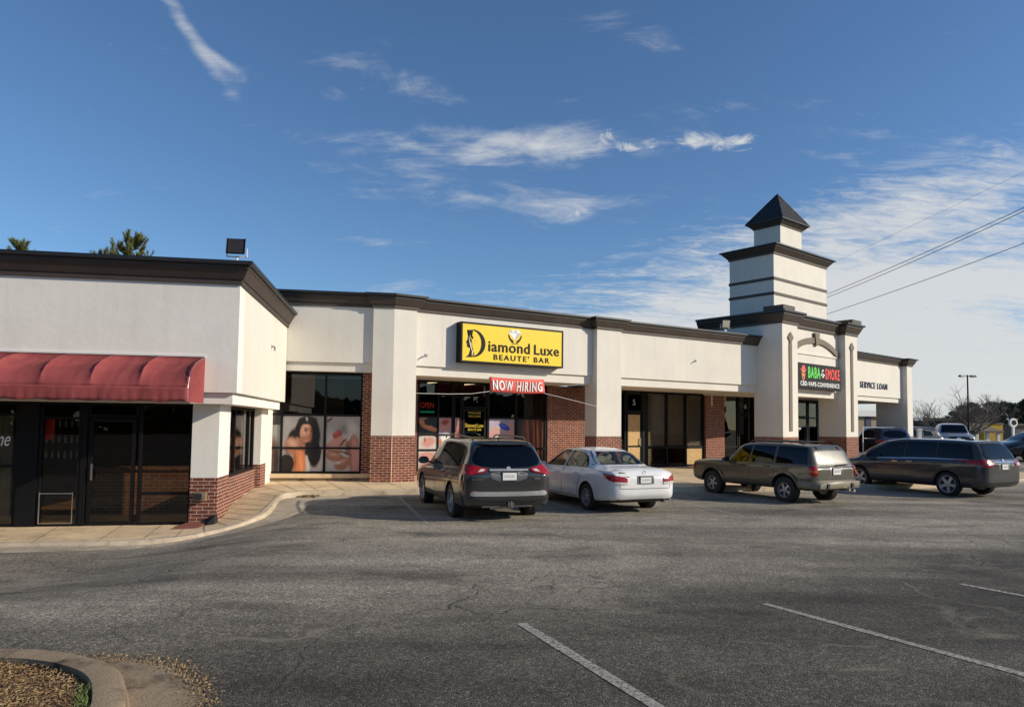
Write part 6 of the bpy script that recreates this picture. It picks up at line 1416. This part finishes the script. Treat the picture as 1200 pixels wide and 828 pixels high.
# ------------------------------------------------------------------ sun, sky, clouds, render settings
SUN_AZ, SUN_EL = R(-12.0), R(24.0)          # azimuth measured from +x towards +y
sv = Vector((math.cos(SUN_EL) * math.cos(SUN_AZ), math.cos(SUN_EL) * math.sin(SUN_AZ), math.sin(SUN_EL)))
sl = bpy.data.lights.new('sun', 'SUN'); sl.energy = 4.7; sl.angle = R(.53); sl.color = (1.0, .88, .70)
so = bpy.data.objects.new('sun', sl); col.objects.link(so); so.rotation_euler = sv.to_track_quat('Z', 'Y').to_euler(); so.location = (40, -5, 20)
w = bpy.data.worlds.new('World'); sc.world = w; w.use_nodes = True; nt = w.node_tree; nt.nodes.clear()
out = nt.nodes.new('ShaderNodeOutputWorld'); bg = nt.nodes.new('ShaderNodeBackground'); nt.links.new(bg.outputs[0], out.inputs[0])
sky = N(nt, 'ShaderNodeTexSky'); sky.sky_type = 'NISHITA'; sky.sun_disc = False; sky.sun_elevation = SUN_EL
sky.sun_rotation = R(90) - SUN_AZ; sky.air_density = 1.0; sky.dust_density = .4; sky.ozone_density = 4.0; sky.altitude = 200
tc = N(nt, 'ShaderNodeTexCoord').outputs['Generated']
nv = N(nt, 'ShaderNodeVectorMath', operation='NORMALIZE'); nt.links.new(tc, nv.inputs[0])
sp = N(nt, 'ShaderNodeSeparateXYZ'); nt.links.new(nv.outputs[0], sp.inputs[0])
az = math_(nt, 'ARCTAN2', sp.outputs[0], sp.outputs[1]); el = math_(nt, 'ARCSINE', sp.outputs[2])
# flat cloud layer coordinates
dn = math_(nt, 'ADD', math_(nt, 'MAXIMUM', sp.outputs[2], 0.0), .16)
cx = math_(nt, 'DIVIDE', sp.outputs[0], dn); cy = math_(nt, 'DIVIDE', sp.outputs[1], dn)
cv = N(nt, 'ShaderNodeCombineXYZ'); nt.links.new(cx, cv.inputs[0]); nt.links.new(cy, cv.inputs[1])
def blob(a, e, sa, se, amp, rot=0.0):
    da = math_(nt, 'SUBTRACT', az, a); de = math_(nt, 'SUBTRACT', el, e); c_, s_ = math.cos(rot), math.sin(rot)
    u = math_(nt, 'DIVIDE', math_(nt, 'ADD', math_(nt, 'MULTIPLY', da, c_), math_(nt, 'MULTIPLY', de, s_)), sa); v = math_(nt, 'DIVIDE', math_(nt, 'SUBTRACT', math_(nt, 'MULTIPLY', de, c_), math_(nt, 'MULTIPLY', da, s_)), se)
    q = math_(nt, 'ADD', math_(nt, 'MULTIPLY', u, u), math_(nt, 'MULTIPLY', v, v)); return math_(nt, 'MULTIPLY', math_(nt, 'EXPONENT', math_(nt, 'MULTIPLY', q, -1.0)), amp)
def PA(px_, py_):
    v = rt * ((px_ - 600) / FPX) - up * ((py_ - 450) / FPX) + fw; v.normalize(); return math.atan2(v.x, v.y), math.asin(v.z)
def pblob(px_, py_, rx, ry, amp, rot=0.0):
    a, e = PA(px_, py_); k = 1 / FPX; ce = math.cos(e); d_ = Vector(((px_ - 600) / FPX, (450 - py_) / FPX, 1)).length
    return blob(a, e, rx * k / d_ / max(.5, ce), ry * k / d_, amp, rot)
def total(L):
    r_ = L[0]
    for q in L[1:]: r_ = math_(nt, 'ADD', r_, q)
    return r_
mp = lambda s, r_=0: (lambda n: (nt.links.new(cv.outputs[0], n.inputs[0]), n.inputs['Scale'].__setattr__('default_value', s), n.inputs['Rotation'].__setattr__('default_value', (0, 0, r_)), n.outputs[0])[-1])(N(nt, 'ShaderNodeMapping'))
# 1 broad rippled veil at the lower right
n1 = noise(nt, 1.0, 8, .66, mp((1.1, 3.2, 1), R(-12)), .8); n2 = noise(nt, 1.0, 6, .68, mp((10, 22, 1), R(14)), .7)
nA = math_(nt, 'ADD', math_(nt, 'MULTIPLY', n1, .60), math_(nt, 'MULTIPLY', n2, .40)); nA = math_(nt, 'MULTIPLY_ADD', nA, 2.3, -.65)
mA = total([pblob(1150, 345, 340, 100, .55, R(8)), pblob(760, 385, 360, 55, .52, R(4)), pblob(1090, 228, 280, 46, .44, R(8)), pblob(1150, 475, 560, 80, .95), pblob(900, 330, 200, 70, .22)])
vA = N(nt, 'ShaderNodeMapRange', interpolation_type='SMOOTHSTEP'); nt.links.new(math_(nt, 'ADD', nA, math_(nt, 'SUBTRACT', mA, .62)), vA.inputs[0]); vA.inputs[1].default_value = .10; vA.inputs[2].default_value = .78; vA.inputs[4].default_value = .88
# 2 separate wisps
n3 = noise(nt, 1.0, 9, .68, mp((2.2, 5.2, 1), R(25)), 1.2); n4 = noise(nt, 1.0, 7, .62, mp((6, 9, 1)), .6)
nB = math_(nt, 'ADD', math_(nt, 'MULTIPLY', n3, .6), math_(nt, 'MULTIPLY', n4, .4)); nB = math_(nt, 'MULTIPLY_ADD', nB, 2.1, -.55)
mB = total([pblob(222, 38, 66, 13, .62, R(-47)), pblob(262, 72, 24, 8, .35, R(-30)), pblob(440, 95, 110, 30, .30, R(-10)), pblob(370, 158, 90, 18, .18), pblob(620, 176, 190, 20, .42, R(3)), pblob(590, 235, 150, 24, .36, R(-2)), pblob(660, 250, 60, 16, .25), pblob(425, 282, 60, 6, .34), pblob(470, 338, 40, 14, .22), pblob(80, 270, 40, 8, .26), pblob(745, 45, 50, 24, .20, R(-15)), pblob(880, 120, 120, 22, .16), pblob(1090, 180, 110, 22, .34, R(5)), pblob(715, 305, 50, 8, .42, R(4)), pblob(360, 290, 50, 5, .22), pblob(530, 345, 160, 10, .22), pblob(820, 200, 220, 60, .16), pblob(560, 160, 90, 16, .30), pblob(520, 210, 200, 40, .06), pblob(680, 150, 60, 30, .12), pblob(440, 100, 120, 40, .04)])
vB = N(nt, 'ShaderNodeMapRange', interpolation_type='SMOOTHSTEP'); nt.links.new(math_(nt, 'ADD', nB, math_(nt, 'SUBTRACT', mB, .60)), vB.inputs[0]); vB.inputs[1].default_value = .08; vB.inputs[2].default_value = .85; vB.inputs[4].default_value = .80
# 3 small bright puffs
n5 = noise(nt, 1.0, 9, .68, mp((13, 15, 1)), .8); n5 = math_(nt, 'MULTIPLY_ADD', n5, 2.0, -.5)
mC = total([pblob(815, 164, 34, 12, .75), pblob(868, 166, 24, 10, .72), pblob(742, 170, 30, 8, .66), pblob(708, 160, 12, 11, .66), pblob(680, 250, 14, 7, .5)])
vC = N(nt, 'ShaderNodeMapRange', interpolation_type='SMOOTHSTEP'); nt.links.new(math_(nt, 'ADD', n5, math_(nt, 'SUBTRACT', mC, .85)), vC.inputs[0]); vC.inputs[1].default_value = -.05; vC.inputs[2].default_value = .62; vC.inputs[4].default_value = .92
dens_ = math_(nt, 'MINIMUM', math_(nt, 'MAXIMUM', math_(nt, 'MAXIMUM', vA.outputs[0], vB.outputs[0]), vC.outputs[0]), 1.0)
upm = N(nt, 'ShaderNodeMapRange'); nt.links.new(sp.outputs[2], upm.inputs[0]); upm.inputs[1].default_value = -.01; upm.inputs[2].default_value = .03
dens_ = math_(nt, 'MULTIPLY', dens_, upm.outputs[0])
SKYK = .114
tint = mix(nt, 1.0, sky.outputs[0], (.86, 1.0, 1.10, 1), 'MULTIPLY')
colr = mix(nt, dens_, tint, (6.3, 6.35, 6.3, 1))
nt.links.new(colr, bg.inputs[0]); bg.inputs[1].default_value = SKYK
sc.view_settings.view_transform = 'Standard'; sc.view_settings.look = 'None'; sc.view_settings.gamma = 1.0; sc.view_settings.exposure = 0.0; sc.view_settings.use_curve_mapping = False
sc.render.engine = 'CYCLES'; sc.cycles.max_bounces = 7; sc.cycles.transparent_max_bounces = 10; sc.cycles.use_denoising = True
